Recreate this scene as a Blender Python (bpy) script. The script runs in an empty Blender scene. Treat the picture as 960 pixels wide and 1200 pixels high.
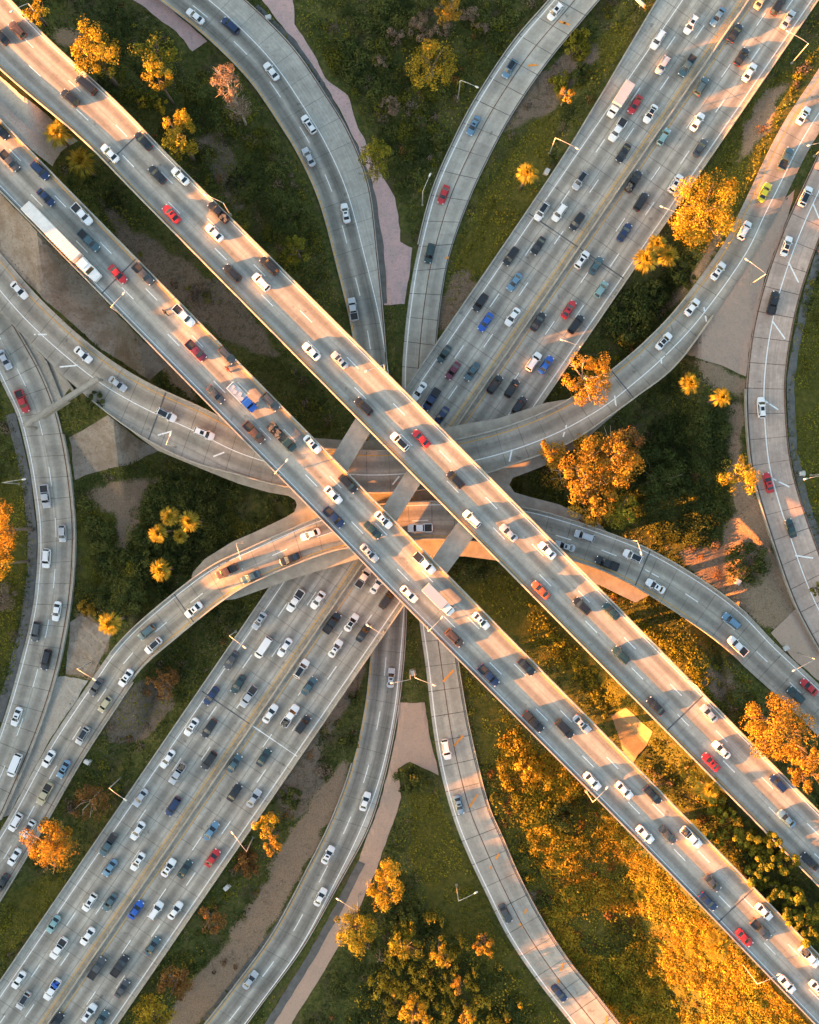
import bpy, bmesh, math, random
import numpy as np
from mathutils import Vector

random.seed(7)
RNG = np.random.default_rng(11)
SC = bpy.context.scene
COL = SC.collection

# ------------------------------------------------------------------ camera
CAM_H = 260.0            # metres above the lowest ramps, looking straight down
MPP = 0.203              # metres of ground per photo pixel
cam_d = bpy.data.cameras.new('camera')
cam = bpy.data.objects.new('camera', cam_d)
COL.objects.link(cam)
cam.location = (0, 0, CAM_H)
cam.rotation_euler = (0, 0, 0)
cam_d.sensor_fit = 'VERTICAL'
cam_d.sensor_height = 24
cam_d.sensor_width = 19.2
cam_d.angle_y = 2 * math.atan(600 * MPP / CAM_H)
cam_d.clip_start = 1.0
cam_d.clip_end = 9000
SC.camera = cam

# ------------------------------------------------------------------ light
SUN_EL = math.radians(7.0)
LDIR = (0.958, 0.286)                # the way sunlight travels across the ground
world = bpy.data.worlds.new('World')
SC.world = world
world.use_nodes = True
wn = world.node_tree
bg = wn.nodes['Background']
sky = wn.nodes.new('ShaderNodeTexSky')
sky.sky_type = 'NISHITA'
sky.sun_disc = False
sky.sun_elevation = SUN_EL
sky.sun_rotation = math.atan2(-LDIR[0], -LDIR[1])
sky.air_density = 1.0
sky.dust_density = 2.5
sky.ozone_density = 0.6
wn.links.new(sky.outputs[0], bg.inputs[0])
bg.inputs[1].default_value = 0.07
sun_d = bpy.data.lights.new('sun', 'SUN')
sun_d.energy = 4.7
sun_d.angle = math.radians(0.35)
sun_d.color = (1.0, 0.335, 0.065)
sun = bpy.data.objects.new('sun', sun_d)
COL.objects.link(sun)
sun.location = (-150, -60, 150)
sun.rotation_euler = Vector((LDIR[0] * math.cos(SUN_EL), LDIR[1] * math.cos(SUN_EL), -math.sin(SUN_EL))).to_track_quat('-Z', 'Y').to_euler()
SC.view_settings.view_transform = 'Standard'
SC.view_settings.look = 'None'
SC.view_settings.gamma = 1
SC.view_settings.use_curve_mapping = False
SC.view_settings.exposure = 3.42
SC.cycles.max_bounces = 5
SC.cycles.diffuse_bounces = 3
SC.cycles.transparent_max_bounces = 4

# ------------------------------------------------------------------ helpers
def W(px, py, z=0.0):
    k = MPP * (CAM_H - z) / CAM_H
    return np.array([(px - 480) * k, (600 - py) * k, z])

def link(o, parent=None):
    COL.objects.link(o)
    if parent is not None:
        o.parent = parent
    return o

def tag(o, label=None, cat=None, group=None, kind=None):
    if label: o['label'] = label
    if cat: o['category'] = cat
    if group: o['group'] = group
    if kind: o['kind'] = kind
    return o

def empty(name, loc, rz=0.0):
    o = bpy.data.objects.new(name, None)
    o.empty_display_size = 0.5
    o.location = loc
    o.rotation_euler = (0, 0, rz)
    return link(o)

def mesh_obj(name, verts, faces, mat, parent=None, smooth=False, uv=None, mats=None, fmat=None):
    me = bpy.data.meshes.new(name)
    me.from_pydata([tuple(map(float, v)) for v in verts], [], [tuple(int(i) for i in f) for f in faces])
    for m in (mats or [mat]):
        me.materials.append(m)
    if fmat is not None:
        me.polygons.foreach_set('material_index', np.array(fmat, dtype=np.int32))
    if uv is not None:
        l = me.uv_layers.new(name='UVMap')
        li = np.empty(len(me.loops), dtype=np.int32)
        me.loops.foreach_get('vertex_index', li)
        l.data.foreach_set('uv', np.asarray(uv, dtype=np.float32)[li].ravel())
    if smooth:
        me.polygons.foreach_set('use_smooth', np.ones(len(me.polygons), dtype=bool))
    me.update()
    o = bpy.data.objects.new(name, me)
    return link(o, parent)

def fast_quads(name, V, mat, parent=None, tint=None, smooth=False):
    """V: (n,4,3) quads -> one mesh object with a per-face 'tint' number"""
    n = len(V)
    me = bpy.data.meshes.new(name)
    me.vertices.add(n * 4); me.loops.add(n * 4); me.polygons.add(n)
    me.vertices.foreach_set('co', np.ascontiguousarray(V, dtype=np.float32).ravel())
    me.loops.foreach_set('vertex_index', np.arange(n * 4, dtype=np.int32))
    me.polygons.foreach_set('loop_start', np.arange(0, n * 4, 4, dtype=np.int32))
    if tint is not None:
        a = me.attributes.new('tint', 'FLOAT', 'FACE')
        a.data.foreach_set('value', np.asarray(tint, dtype=np.float32))
    me.materials.append(mat)
    me.update(calc_edges=True)
    me.validate()
    o = bpy.data.objects.new(name, me)
    return link(o, parent)

class MB:
    """collects shapes for ONE mesh"""
    def __init__(s): s.v = []; s.f = []; s.m = []
    def add(s, verts, faces, mi=0):
        b = len(s.v)
        s.v += [tuple(map(float, q)) for q in verts]
        s.f += [tuple(i + b for i in f) for f in faces]
        s.m += [mi] * len(faces)
    def box(s, c, d, mi=0, rz=0.0, taper=1.0):
        cx, cy, cz = c; x, y, z = d[0] / 2, d[1] / 2, d[2] / 2
        co, si = math.cos(rz), math.sin(rz)
        pts = []
        for zz, t in ((-z, 1), (z, taper)):
            for xx, yy in ((-x, -y), (x, -y), (x, y), (-x, y)):
                xx *= t; yy *= t
                pts.append((cx + xx * co - yy * si, cy + xx * si + yy * co, cz + zz))
        s.add(pts, [(3, 2, 1, 0), (4, 5, 6, 7), (0, 1, 5, 4), (1, 2, 6, 5), (2, 3, 7, 6), (3, 0, 4, 7)], mi)
    def tube(s, pts, radii, n=8, mi=0, cap=True):
        rings = []
        pts = [Vector(p) for p in pts]
        for i, p in enumerate(pts):
            a = pts[max(i - 1, 0)]; b = pts[min(i + 1, len(pts) - 1)]
            t = (b - a).normalized()
            u = t.orthogonal().normalized(); w = t.cross(u)
            rings.append([p + (u * math.cos(k * 2 * math.pi / n) + w * math.sin(k * 2 * math.pi / n)) * radii[i] for k in range(n)])
        # keep ring twist small
        for i in range(1, len(rings)):
            best = min(range(n), key=lambda q: sum((rings[i][(k + q) % n] - rings[i - 1][k] - (pts[i] - pts[i - 1])).length for k in range(0, n, 2)))
            rings[i] = [rings[i][(k + best) % n] for k in range(n)]
        vs = [q for r in rings for q in r]
        fs = []
        for i in range(len(rings) - 1):
            for k in range(n):
                fs.append((i * n + k, i * n + (k + 1) % n, (i + 1) * n + (k + 1) % n, (i + 1) * n + k))
        if cap:
            fs.append(tuple(reversed(range(n)))); fs.append(tuple(range((len(rings) - 1) * n, len(rings) * n)))
        s.add(vs, fs, mi)
    def loft(s, secs, closed=True, caps=True, mi=0):
        n = len(secs[0]); vs = [q for r in secs for q in r]; fs = []
        for i in range(len(secs) - 1):
            for k in range(n if closed else n - 1):
                fs.append((i * n + k, i * n + (k + 1) % n, (i + 1) * n + (k + 1) % n, (i + 1) * n + k))
        if caps and closed:
            fs.append(tuple(reversed(range(n)))); fs.append(tuple(range((len(secs) - 1) * n, len(secs) * n)))
        s.add(vs, fs, mi)
    def build(s, name, mats, parent=None, smooth=False):
        mats = mats if isinstance(mats, list) else [mats]
        return mesh_obj(name, s.v, s.f, None, parent, smooth, mats=mats, fmat=s.m)

# ------------------------------------------------------------------ materials
def new_mat(name):
    m = bpy.data.materials.new(name); m.use_nodes = True
    nt = m.node_tree
    return m, nt, nt.nodes['Principled BSDF']

class NG:
    def __init__(s, nt): s.nt = nt
    def n(s, t, **kw):
        x = s.nt.nodes.new(t)
        for k, v in kw.items(): setattr(x, k, v)
        return x
    def l(s, a, b): s.nt.links.new(a, b)
    def val(s, sock, v):
        if isinstance(v, (int, float)): sock.default_value = v
        elif isinstance(v, tuple): sock.default_value = v if len(v) == 4 else (*v, 1.0) if sock.type == 'RGBA' else v
        else: s.l(v, sock)
    def math(s, op, a, b=0.0, c=0.0, clamp=False):
        x = s.n('ShaderNodeMath', operation=op, use_clamp=clamp)
        s.val(x.inputs[0], a); s.val(x.inputs[1], b); s.val(x.inputs[2], c)
        return x.outputs[0]
    def noise(s, vec, scale, detail=3.0, rough=0.6):
        x = s.n('ShaderNodeTexNoise')
        s.l(vec, x.inputs['Vector']); x.inputs['Scale'].default_value = scale
        x.inputs['Detail'].default_value = detail; x.inputs['Roughness'].default_value = rough
        return x.outputs['Fac']
    def ramp(s, fac, stops):
        x = s.n('ShaderNodeValToRGB'); r = x.color_ramp
        while len(r.elements) < len(stops): r.elements.new(0.5)
        for e, (p, c) in zip(r.elements, stops):
            e.position = p; e.color = (*c, 1) if len(c) == 3 else c
        s.val(x.inputs[0], fac)
        return x.outputs[0]
    def mix(s, fac, a, b, blend='MIX'):
        x = s.n('ShaderNodeMix', data_type='RGBA', blend_type=blend)
        s.val(x.inputs[0], fac); s.val(x.inputs[6], a); s.val(x.inputs[7], b)
        return x.outputs[2]
    def maprange(s, v, a, b, c, d):
        x = s.n('ShaderNodeMapRange', clamp=True)
        s.val(x.inputs[0], v)
        for i, q in enumerate((a, b, c, d)): x.inputs[i + 1].default_value = q
        return x.outputs[0]

def simple_mat(name, col, rough=0.6, metal=0.0, vary=0.0, scale=1.0, coat=0.0, spec=0.5):
    m, nt, b = new_mat(name); g = NG(nt)
    b.inputs['Roughness'].default_value = rough
    b.inputs['Metallic'].default_value = metal
    b.inputs['Coat Weight'].default_value = coat
    b.inputs['Specular IOR Level'].default_value = spec
    if vary:
        geo = g.n('ShaderNodeNewGeometry')
        f = g.noise(geo.outputs['Position'], scale, 5)
        lo = tuple(c * (1 - vary) for c in col); hi = tuple(min(1, c * (1 + vary)) for c in col)
        g.l(g.ramp(f, [(0.3, lo), (0.7, hi)]), b.inputs['Base Color'])
    else:
        b.inputs['Base Color'].default_value = (*col, 1)
    return m

def road_mat(name, base, joint=5.0, joint_s=0.5, band=0.3, lane_joint=0.25, warm=None, band_w=0.32, shoulder=None, patch=0.12):
    """worn concrete: UV x counts lanes (whole numbers are lane lines), UV y is metres along the road"""
    m, nt, b = new_mat(name); g = NG(nt)
    uv = g.n('ShaderNodeUVMap', uv_map='UVMap')
    sep = g.n('ShaderNodeSeparateXYZ'); g.l(uv.outputs[0], sep.inputs[0])
    u, v = sep.outputs[0], sep.outputs[1]
    geo = g.n('ShaderNodeNewGeometry'); pos = geo.outputs['Position']
    n1 = g.noise(pos, 0.09, 4, 0.6)
    n2 = g.noise(pos, 1.4, 5, 0.7)
    cmb = g.n('ShaderNodeCombineXYZ')
    g.l(g.math('MULTIPLY', u, 9.0), cmb.inputs[0]); g.l(g.math('MULTIPLY', v, 0.045), cmb.inputs[1])
    n3 = g.noise(cmb.outputs[0], 1.0, 4, 0.65)          # streaks running along the lanes
    cell = g.n('ShaderNodeCombineXYZ')
    g.l(g.math('FLOOR', u), cell.inputs[0]); g.l(g.math('FLOOR', g.math('DIVIDE', v, joint)), cell.inputs[1])
    wn_ = g.n('ShaderNodeTexWhiteNoise', noise_dimensions='3D'); g.l(cell.outputs[0], wn_.inputs['Vector'])
    c = g.ramp(n1, [(0.25, tuple(q * 0.88 for q in base)), (0.75, tuple(q * 1.1 for q in base))])
    if warm:
        c = g.mix(g.maprange(g.noise(pos, 0.035, 3), 0.42, 0.62, 0, 0.8), c, (*warm, 1))
    def mul(col, fac):
        x = g.n('ShaderNodeMix', data_type='RGBA', blend_type='MULTIPLY')
        x.inputs[0].default_value = 1.0
        g.l(col, x.inputs[6])
        cc = g.n('ShaderNodeCombineColor'); [g.l(fac, cc.inputs[i]) for i in range(3)]
        g.l(cc.outputs[0], x.inputs[7]); return x.outputs[2]
    c = mul(c, g.maprange(wn_.outputs['Value'], 0, 1, 1 - patch, 1 + patch * 0.4))
    fr = g.math('FRACT', u)
    d = g.math('ABSOLUTE', g.math('SUBTRACT', fr, 0.5))
    bandf = g.maprange(d, band_w * 0.35, band_w, 1, 0)
    if shoulder:
        inl = g.math('MULTIPLY', g.math('GREATER_THAN', u, shoulder[0]), g.math('LESS_THAN', u, shoulder[1]))
        bandf = g.math('MULTIPLY', bandf, inl)
    bandf = g.math('MULTIPLY', bandf, g.maprange(n3, 0.25, 0.7, 0.35, 1.0))
    c = mul(c, g.math('SUBTRACT', 1.0, g.math('MULTIPLY', bandf, band)))
    c = mul(c, g.maprange(n3, 0.25, 0.75, 0.78, 1.14))
    c = mul(c, g.maprange(n2, 0.3, 0.7, 0.86, 1.1))
    c = mul(c, g.maprange(g.noise(pos, 0.3, 6, 0.75), 0.35, 0.65, 0.86, 1.1))
    jv = g.math('FRACT', g.math('DIVIDE', g.math('ADD', v, g.math('MULTIPLY', n2, 0.12)), joint))
    jl = g.math('LESS_THAN', g.math('ABSOLUTE', g.math('SUBTRACT', jv, 0.5)), 0.09 / joint)
    c = mul(c, g.math('SUBTRACT', 1.0, g.math('MULTIPLY', jl, g.math('MULTIPLY', g.maprange(n1, 0.3, 0.6, 0.4, 1), joint_s))))
    lj = g.math('GREATER_THAN', d, 0.475)
    c = mul(c, g.math('SUBTRACT', 1.0, g.math('MULTIPLY', lj, g.math('MULTIPLY', g.maprange(n2, 0.35, 0.6, 0.2, 1), lane_joint))))
    spot = g.maprange(g.noise(pos, 0.55, 2, 0.5), 0.68, 0.76, 0, 0.35)
    c = mul(c, g.math('SUBTRACT', 1.0, spot))
    g.l(c, b.inputs['Base Color'])
    b.inputs['Roughness'].default_value = 0.9
    b.inputs['Specular IOR Level'].default_value = 0.25
    return m

def leaf_mat(name, stops, trans=0.3):
    m, nt, b = new_mat(name); g = NG(nt)
    at = g.n('ShaderNodeAttribute', attribute_name='tint')
    c = g.ramp(at.outputs['Fac'], stops)
    b.inputs['Roughness'].default_value = 0.75
    b.inputs['Specular IOR Level'].default_value = 0.15
    g.l(c, b.inputs['Base Color'])
    tr = g.n('ShaderNodeBsdfTranslucent'); g.l(c, tr.inputs['Color'])
    mx = g.n('ShaderNodeMixShader'); mx.inputs[0].default_value = trans
    g.l(b.outputs[0], mx.inputs[1]); g.l(tr.outputs[0], mx.inputs[2])
    g.l(mx.outputs[0], nt.nodes['Material Output'].inputs[0])
    return m

M = {}
M['deck'] = road_mat('deck_concrete', (0.40, 0.38, 0.335), 12, 0.16, 0.55, 0.2, band_w=0.3, patch=0.05, shoulder=(-0.2, 3.1))
M['freeway'] = road_mat('freeway_concrete', (0.44, 0.405, 0.345), 4.6, 0.42, 0.5, 0.42, shoulder=(0, 8))
M['pale'] = road_mat('pale_slab_concrete', (0.46, 0.43, 0.365), 5.9, 0.75, 0.24, 0.2, shoulder=(0, 2))
M['pink'] = road_mat('pink_slab_concrete', (0.50, 0.385, 0.315), 5.8, 0.75, 0.18, 0.15, shoulder=(0, 1))
M['dark'] = road_mat('worn_ramp_concrete', (0.43, 0.405, 0.35), 6.0, 0.35, 0.7, 0.1, band_w=0.5, shoulder=(0, 2))
M['warm'] = road_mat('warm_ramp_concrete', (0.45, 0.405, 0.335), 5.0, 0.5, 0.42, 0.3, shoulder=(0, 2))
M['flyover'] = road_mat('flyover_concrete', (0.42, 0.375, 0.31), 5.2, 0.45, 0.45, 0.3, shoulder=(0, 2))
M['concrete'] = simple_mat('weathered_concrete', (0.36, 0.32, 0.26), 0.9, vary=0.22, scale=0.5)
M['parapet'] = simple_mat('parapet_concrete', (0.36, 0.33, 0.275), 0.9, vary=0.2, scale=0.8)
M['white'] = simple_mat('white_road_paint', (0.78, 0.78, 0.75), 0.7, vary=0.16, scale=2.5)
M['yellow'] = simple_mat('yellow_road_paint', (0.62, 0.33, 0.05), 0.7, vary=0.25, scale=2.5)
M['orange'] = simple_mat('orange_road_paint', (0.75, 0.28, 0.04), 0.7, vary=0.2, scale=2.5)
M['tar'] = simple_mat('tar_seal', (0.09, 0.09, 0.095), 0.8, vary=0.3, scale=2)
M['rust'] = simple_mat('rust_stained_seam', (0.13, 0.065, 0.035), 0.9, vary=0.5, scale=1.2)


def stained(name, a, b_, c, sc=0.25):
    m, nt, b = new_mat(name); g = NG(nt)
    pos = g.n('ShaderNodeNewGeometry').outputs['Position']
    n1 = g.noise(pos, sc, 6, 0.65); n2 = g.noise(pos, sc * 6, 5, 0.7); n3 = g.noise(pos, sc * 20, 3, 0.6)
    col = g.mix(g.maprange(n1, 0.42, 0.6, 0, 1), (*a, 1), (*b_, 1))
    col = g.mix(g.maprange(n2, 0.52, 0.68, 0, 0.75), col, (*c, 1))
    k = g.maprange(n3, 0.3, 0.7, 0.82, 1.1); cc = g.n('ShaderNodeCombineColor'); [g.l(k, cc.inputs[i]) for i in range(3)]
    x = g.n('ShaderNodeMix', data_type='RGBA', blend_type='MULTIPLY'); x.inputs[0].default_value = 1.0
    g.l(col, x.inputs[6]); g.l(cc.outputs[0], x.inputs[7]); g.l(x.outputs[2], b.inputs['Base Color'])
    b.inputs['Roughness'].default_value = 0.92; b.inputs['Specular IOR Level'].default_value = 0.2
    return m
M['greypave'] = stained('grey_pavement', (0.30, 0.255, 0.205), (0.22, 0.17, 0.125), (0.13, 0.10, 0.07))
M['ochre'] = stained('sun_ochre_pavement', (0.30, 0.225, 0.135), (0.25, 0.185, 0.11), (0.16, 0.115, 0.07), .5)  # concrete paving with warm sunlight put into its colour
M['pinkpave'] = stained('pink_pavement', (0.52, 0.345, 0.315), (0.45, 0.32, 0.29), (0.26, 0.22, 0.21), .3)
M['tanpave'] = stained('tan_pavement', (0.43, 0.295, 0.22), (0.39, 0.28, 0.21), (0.31, 0.215, 0.155), .3)
M['gorepave'] = stained('gore_pavement', (0.38, 0.35, 0.30), (0.33, 0.30, 0.255), (0.22, 0.195, 0.16), .3)
M['median'] = simple_mat('median_stain', (0.31, 0.265, 0.205), 0.9, vary=0.3, scale=0.8)
M['asphalt'] = simple_mat('asphalt_shoulder', (0.10, 0.097, 0.09), 0.9, vary=0.25, scale=0.8)
M['bark'] = simple_mat('bark', (0.16, 0.115, 0.08), 0.9, vary=0.3, scale=2)
M['palebark'] = simple_mat('pale_bark', (0.42, 0.36, 0.29), 0.9, vary=0.2, scale=2)
M['steel'] = simple_mat('galvanised_steel', (0.55, 0.54, 0.50), 0.45, 0.5, vary=0.1, scale=3)
M['lamp'] = simple_mat('lamp_housing', (0.62, 0.61, 0.57), 0.5)
M['lens'] = simple_mat('lamp_lens', (0.75, 0.73, 0.66), 0.25)
M['glass'] = simple_mat('tinted_glass', (0.012, 0.016, 0.02), 0.08, spec=0.6)
M['tyre'] = simple_mat('tyre_rubber', (0.02, 0.02, 0.02), 0.85)
M['trim'] = simple_mat('black_plastic_trim', (0.02, 0.02, 0.022), 0.6)
M['bed'] = simple_mat('pickup_bed_liner', (0.025, 0.025, 0.028), 0.8, vary=0.2, scale=3)
M['headlight'] = simple_mat('headlight_lens', (0.75, 0.76, 0.78), 0.15)
M['taillight'] = simple_mat('taillight_lens', (0.45, 0.015, 0.012), 0.2)
M['crash'] = simple_mat('cushion_black', (0.03, 0.03, 0.03), 0.7)
M['cargo'] = simple_mat('loaded_junk', (0.13, 0.11, 0.09), 0.8, vary=0.7, scale=3)
M['signgreen'] = simple_mat('sign_back_metal', (0.3, 0.27, 0.22), 0.6, vary=0.15, scale=1)

PAINT = {'w': (0.78, 0.78, 0.77), 'k': (0.012, 0.013, 0.015), 'g': (0.075, 0.078, 0.08), 'l': (0.46, 0.48, 0.5),
         'b': (0.13, 0.25, 0.36), 'B': (0.012, 0.09, 0.42), 'n': (0.015, 0.035, 0.10), 'r': (0.46, 0.018, 0.02),
         't': (0.06, 0.115, 0.135), 'y': (0.8, 0.62, 0.02), 'm': (0.13, 0.016, 0.035), 'd': (0.018, 0.045, 0.045),
         'o': (0.5, 0.10, 0.035), 'c': (0.09, 0.048, 0.03), 'e': (0.44, 0.39, 0.25), 'a': (0.22, 0.37, 0.37)}
CNAME = {'w': 'white', 'k': 'black', 'g': 'dark grey', 'l': 'silver', 'b': 'steel blue', 'B': 'bright blue', 'n': 'navy',
         'r': 'red', 't': 'slate grey', 'y': 'yellow', 'm': 'maroon', 'd': 'dark green', 'o': 'orange', 'c': 'brown', 'e': 'beige', 'a': 'pale teal'}
PM = {k: simple_mat('paint_' + CNAME[k].replace(' ', '_'), v, 0.32, 0.25 if k in 'lbtagn' else 0.0, coat=0.6) for k, v in PAINT.items()}

# ------------------------------------------------------------------ roads: stations as (left, right) photo points
def cr(P, n):
    """Catmull-Rom through P (k,d), n samples per span"""
    P = np.asarray(P, float)
    Q = np.vstack([2 * P[0] - P[1], P, 2 * P[-1] - P[-2]])
    out = []
    for i in range(len(P) - 1):
        p0, p1, p2, p3 = Q[i:i + 4]
        for t in np.linspace(0, 1, n, endpoint=False):
            out.append(0.5 * ((2 * p1) + (-p0 + p2) * t + (2 * p0 - 5 * p1 + 4 * p2 - p3) * t * t + (-p0 + 3 * p1 - 3 * p2 + p3) * t ** 3))
    out.append(P[-1])
    return np.array(out)

class Road:
    def __init__(s, key, st, travel=1, tilt=0.0):
        s.key = key; s.travel = travel
        Ls = np.array([W(a[0], a[1], a[4]) for a in st]); Rs = np.array([W(a[2], a[3], a[4]) for a in st])
        Ls[:, 2] -= tilt / 2; Rs[:, 2] += tilt / 2
        both = cr(np.hstack([Ls, Rs]), 24)
        c = (both[:, :3] + both[:, 3:]) / 2
        ds = np.r_[0, np.cumsum(np.linalg.norm(np.diff(c, axis=0), axis=1))]
        n = max(8, int(ds[-1] / 2.0))
        q = np.linspace(0, ds[-1], n)
        both = np.array([np.interp(q, ds, both[:, i]) for i in range(6)]).T
        s.L, s.R = both[:, :3], both[:, 3:]
        s.C = (s.L + s.R) / 2; s.q = q; s.len = ds[-1]
        t = np.gradient(s.C[:, :2], axis=0); s.T = t / np.linalg.norm(t, axis=1)[:, None]
        s.wid = np.linalg.norm(s.R[:, :2] - s.L[:, :2], axis=1)
    def near(s, x, y):
        i = int(np.argmin((s.C[:, 0] - x) ** 2 + (s.C[:, 1] - y) ** 2))
        return i
    def at_px(s, px, py, dz=0.0):
        """the point of the road surface seen at a photo pixel"""
        z = float(np.mean(s.C[:, 2]))
        for _ in range(5):
            p = W(px, py, z + dz); i = s.near(p[0], p[1])
            f = s.frac(p[0], p[1], i)
            z = float(s.L[i, 2] + (s.R[i, 2] - s.L[i, 2]) * f)
        p[2] = z
        return p, i, f
    def frac(s, x, y, i):
        d = s.R[i, :2] - s.L[i, :2]
        return float(np.dot(np.array([x, y]) - s.L[i, :2], d) / np.dot(d, d))
    def pos(s, i, m, ref='L', dz=0.0):
        d = (s.R[i] - s.L[i]) / s.wid[i]
        p = (s.L[i] + d * m) if ref == 'L' else (s.R[i] - d * m) if ref == 'R' else s.L[i] + (s.R[i] - s.L[i]) * m
        return p + np.array([0, 0, dz])
    def interp(s, q, m, ref, dz=0.0):
        L = np.array([np.interp(q, s.q, s.L[:, k]) for k in range(3)]); R = np.array([np.interp(q, s.q, s.R[:, k]) for k in range(3)])
        w = np.linalg.norm(R[:2] - L[:2]); d = (R - L) / w
        p = (L + d * m) if ref == 'L' else (R - d * m) if ref == 'R' else L + (R - L) * m
        return p + np.array([0, 0, dz]), d

def line_px(x0, y0, slope, ys):  return [(x0 + (y - y0) * slope, y) for y in ys]

D1 = Road('D1', [(-140, 82, -84, 54, 15.6), (0, 224, 0 + 1, 140, 16.2), (122, 350, 165, 308, 17), (372, 604, 415, 560, 17.4), (480, 715, 524, 671, 17.4),
                 (720, 958, 764, 915, 17), (952, 1198, 996, 1154, 16), (1060, 1308, 1104, 1264, 15.6)], 1, 0.3)
D1.__init__('D1', [(-140, 82, -96, 38, 15.6), (0, 225, 42, 182, 16.2), (122, 350, 165, 307, 17), (372, 605, 416, 562, 17.4), (480, 716, 524, 672, 17.4),
                 (720, 958, 764, 916, 17), (952, 1198, 996, 1155, 16), (1060, 1310, 1104, 1266, 15.6)], 1, 0.3)
D2 = Road('D2', [(-120, -46, -74, -98, 15.6), (-10, 72, 40, 28, 16.2), (95, 163, 140, 122, 16.8), (170, 239, 214, 198, 17), (409, 481, 454, 437, 17.4), (480, 553, 525, 509, 17.4),
                 (720, 796, 765, 752, 17), (960, 1040, 1005, 996, 16), (1060, 1142, 1105, 1098, 15.6)], -1, 0.3)
fy = [-70, 0, 100, 160, 250, 450, 600, 720, 960, 1157, 1290]
fz = [4.4, 4.4, 4.5, 4.6, 4.7, 4.8, 4.8, 4.8, 4.7, 4.5, 4.4]
fst = []
for y, z in zip(fy, fz):
    lx = 627 - (y - 245) * 0.6845; rx = 783.6 - (y - 245) * 0.6845
    m = float(np.interp(y, [0, 100, 160, 260], [24, 17, 12, 7]))
    # perpendicular pairing: the left point of a station sits up-left of the right one
    ux, uy = 0.825, 0.565
    w_ = 129.2
    cx, cy = (lx + rx) / 2, y
    fst.append((cx - ux * (w_ / 2 + m), cy - uy * (w_ / 2 + m), cx + ux * (w_ / 2 + 7), cy + uy * (w_ / 2 + 7), z))
F = Road('F', fst[::-1], 1)
A = Road('A', [(-110, 190, -150, 240, 8.6), (-25, 268, -58, 310, 9.2), (0, 296, -30, 335, 9.4), (52, 355, 24, 390, 9.8), (117, 412, 85, 450, 10.3), (172, 447, 150, 502, 10.9), (237, 477, 215, 538, 11.4),
               (290, 503, 275, 556, 11.5), (350, 520, 340, 572, 11.5), (420, 527, 420, 578, 11.5), (480, 525, 485, 576, 11.5), (537, 514, 550, 562, 11.5), (590, 500, 604, 544, 11.5),
               (642, 480, 665, 521, 11.2), (690, 453, 715, 488, 10.7), (720, 430, 748, 464, 10.1), (755, 400, 789, 432, 9.1), (795, 358, 828, 382, 7.4), (845, 290, 880, 305, 6.4),
               (871, 240, 912, 248, 5.8), (914, 152, 950, 172, 5.2), (960, 80, 997, 100, 4.9), (1020, -20, 1057, 0, 4.6)], 1)
C = Road('C', [(-70, 1085, -38, 1112, 2.6), (-30, 1022, 6, 1044, 2.8), (10, 957, 45, 978, 3.2), (57, 872, 94, 892, 4.2), (107, 797, 142, 818, 5.8), (137, 755, 167, 783, 7), (175, 718, 202, 752, 8.6), (240, 667, 262, 704, 10.8),
               (290, 642, 306, 679, 11.5), (375, 605, 385, 648, 11.5), (430, 592, 437, 639, 11.5), (490, 587, 492, 633, 11.5), (550, 587, 546, 634, 11.5), (615, 594, 606, 640, 11.5),
               (665, 607, 653, 652, 11.5), (720, 626, 703, 668, 11.3), (765, 645, 746, 689, 10.8), (820, 677, 795, 720, 9.6), (870, 714, 840, 752, 8.2), (910, 755, 880, 788, 7), (960, 802, 930, 834, 5.6), (1040, 880, 1008, 912, 4.4)], -1)
L2 = Road('L2', [(-110, 300, -70, 265, 8.4), (-40, 380, -4, 346, 7.4), (-15, 415, 22, 388, 6.8), (5, 455, 48, 435, 6.2), (20, 487, 66, 480, 5.8), (30, 525, 76, 522, 5.2), (37, 562, 82, 560, 4.8), (44, 620, 87, 614, 4), (43, 670, 86, 668, 3.6),
                 (37, 720, 80, 722, 3.2), (22, 782, 66, 790, 3), (5, 840, 46, 853, 2.9), (-15, 895, 22, 912, 2.8), (-45, 960, -8, 978, 2.6), (-90, 1050, -52, 1066, 2.4)], 1)
T = Road('T', [(170, 1290, 205, 1310, 2.2), (205, 1245, 241, 1266, 1.8), (242, 1200, 274, 1222, 1.4), (277, 1155, 310, 1173, 1), (322, 1092, 356, 1110, 0.5), (362, 1017, 399, 1034, 0.3), (390, 960, 432, 972, 0.3), (412, 900, 451, 912, 0.3), (427, 832, 466, 840, 0.3), (434, 770, 474, 775, 0.3),
               (438, 720, 477, 721, 0.3), (440, 670, 478, 670, 0.3), (438, 600, 475, 600, 0.3), (432, 530, 467, 530, 0.3), (425, 470, 459, 470, 0.3), (418, 425, 454, 424, 0.3), (410, 377, 450, 372, 0.3), (395, 315, 443, 300, 0.3), (375, 240, 433, 219, 0.3),
               (352, 187, 411, 159, 0.5), (327, 145, 383, 112, 0.8), (290, 92, 342, 53, 1.2), (240, 42, 284, -4, 1.8), (187, 0, 228, -48, 2.2), (110, -55, 150, -105, 2.8)], 1)
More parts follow.
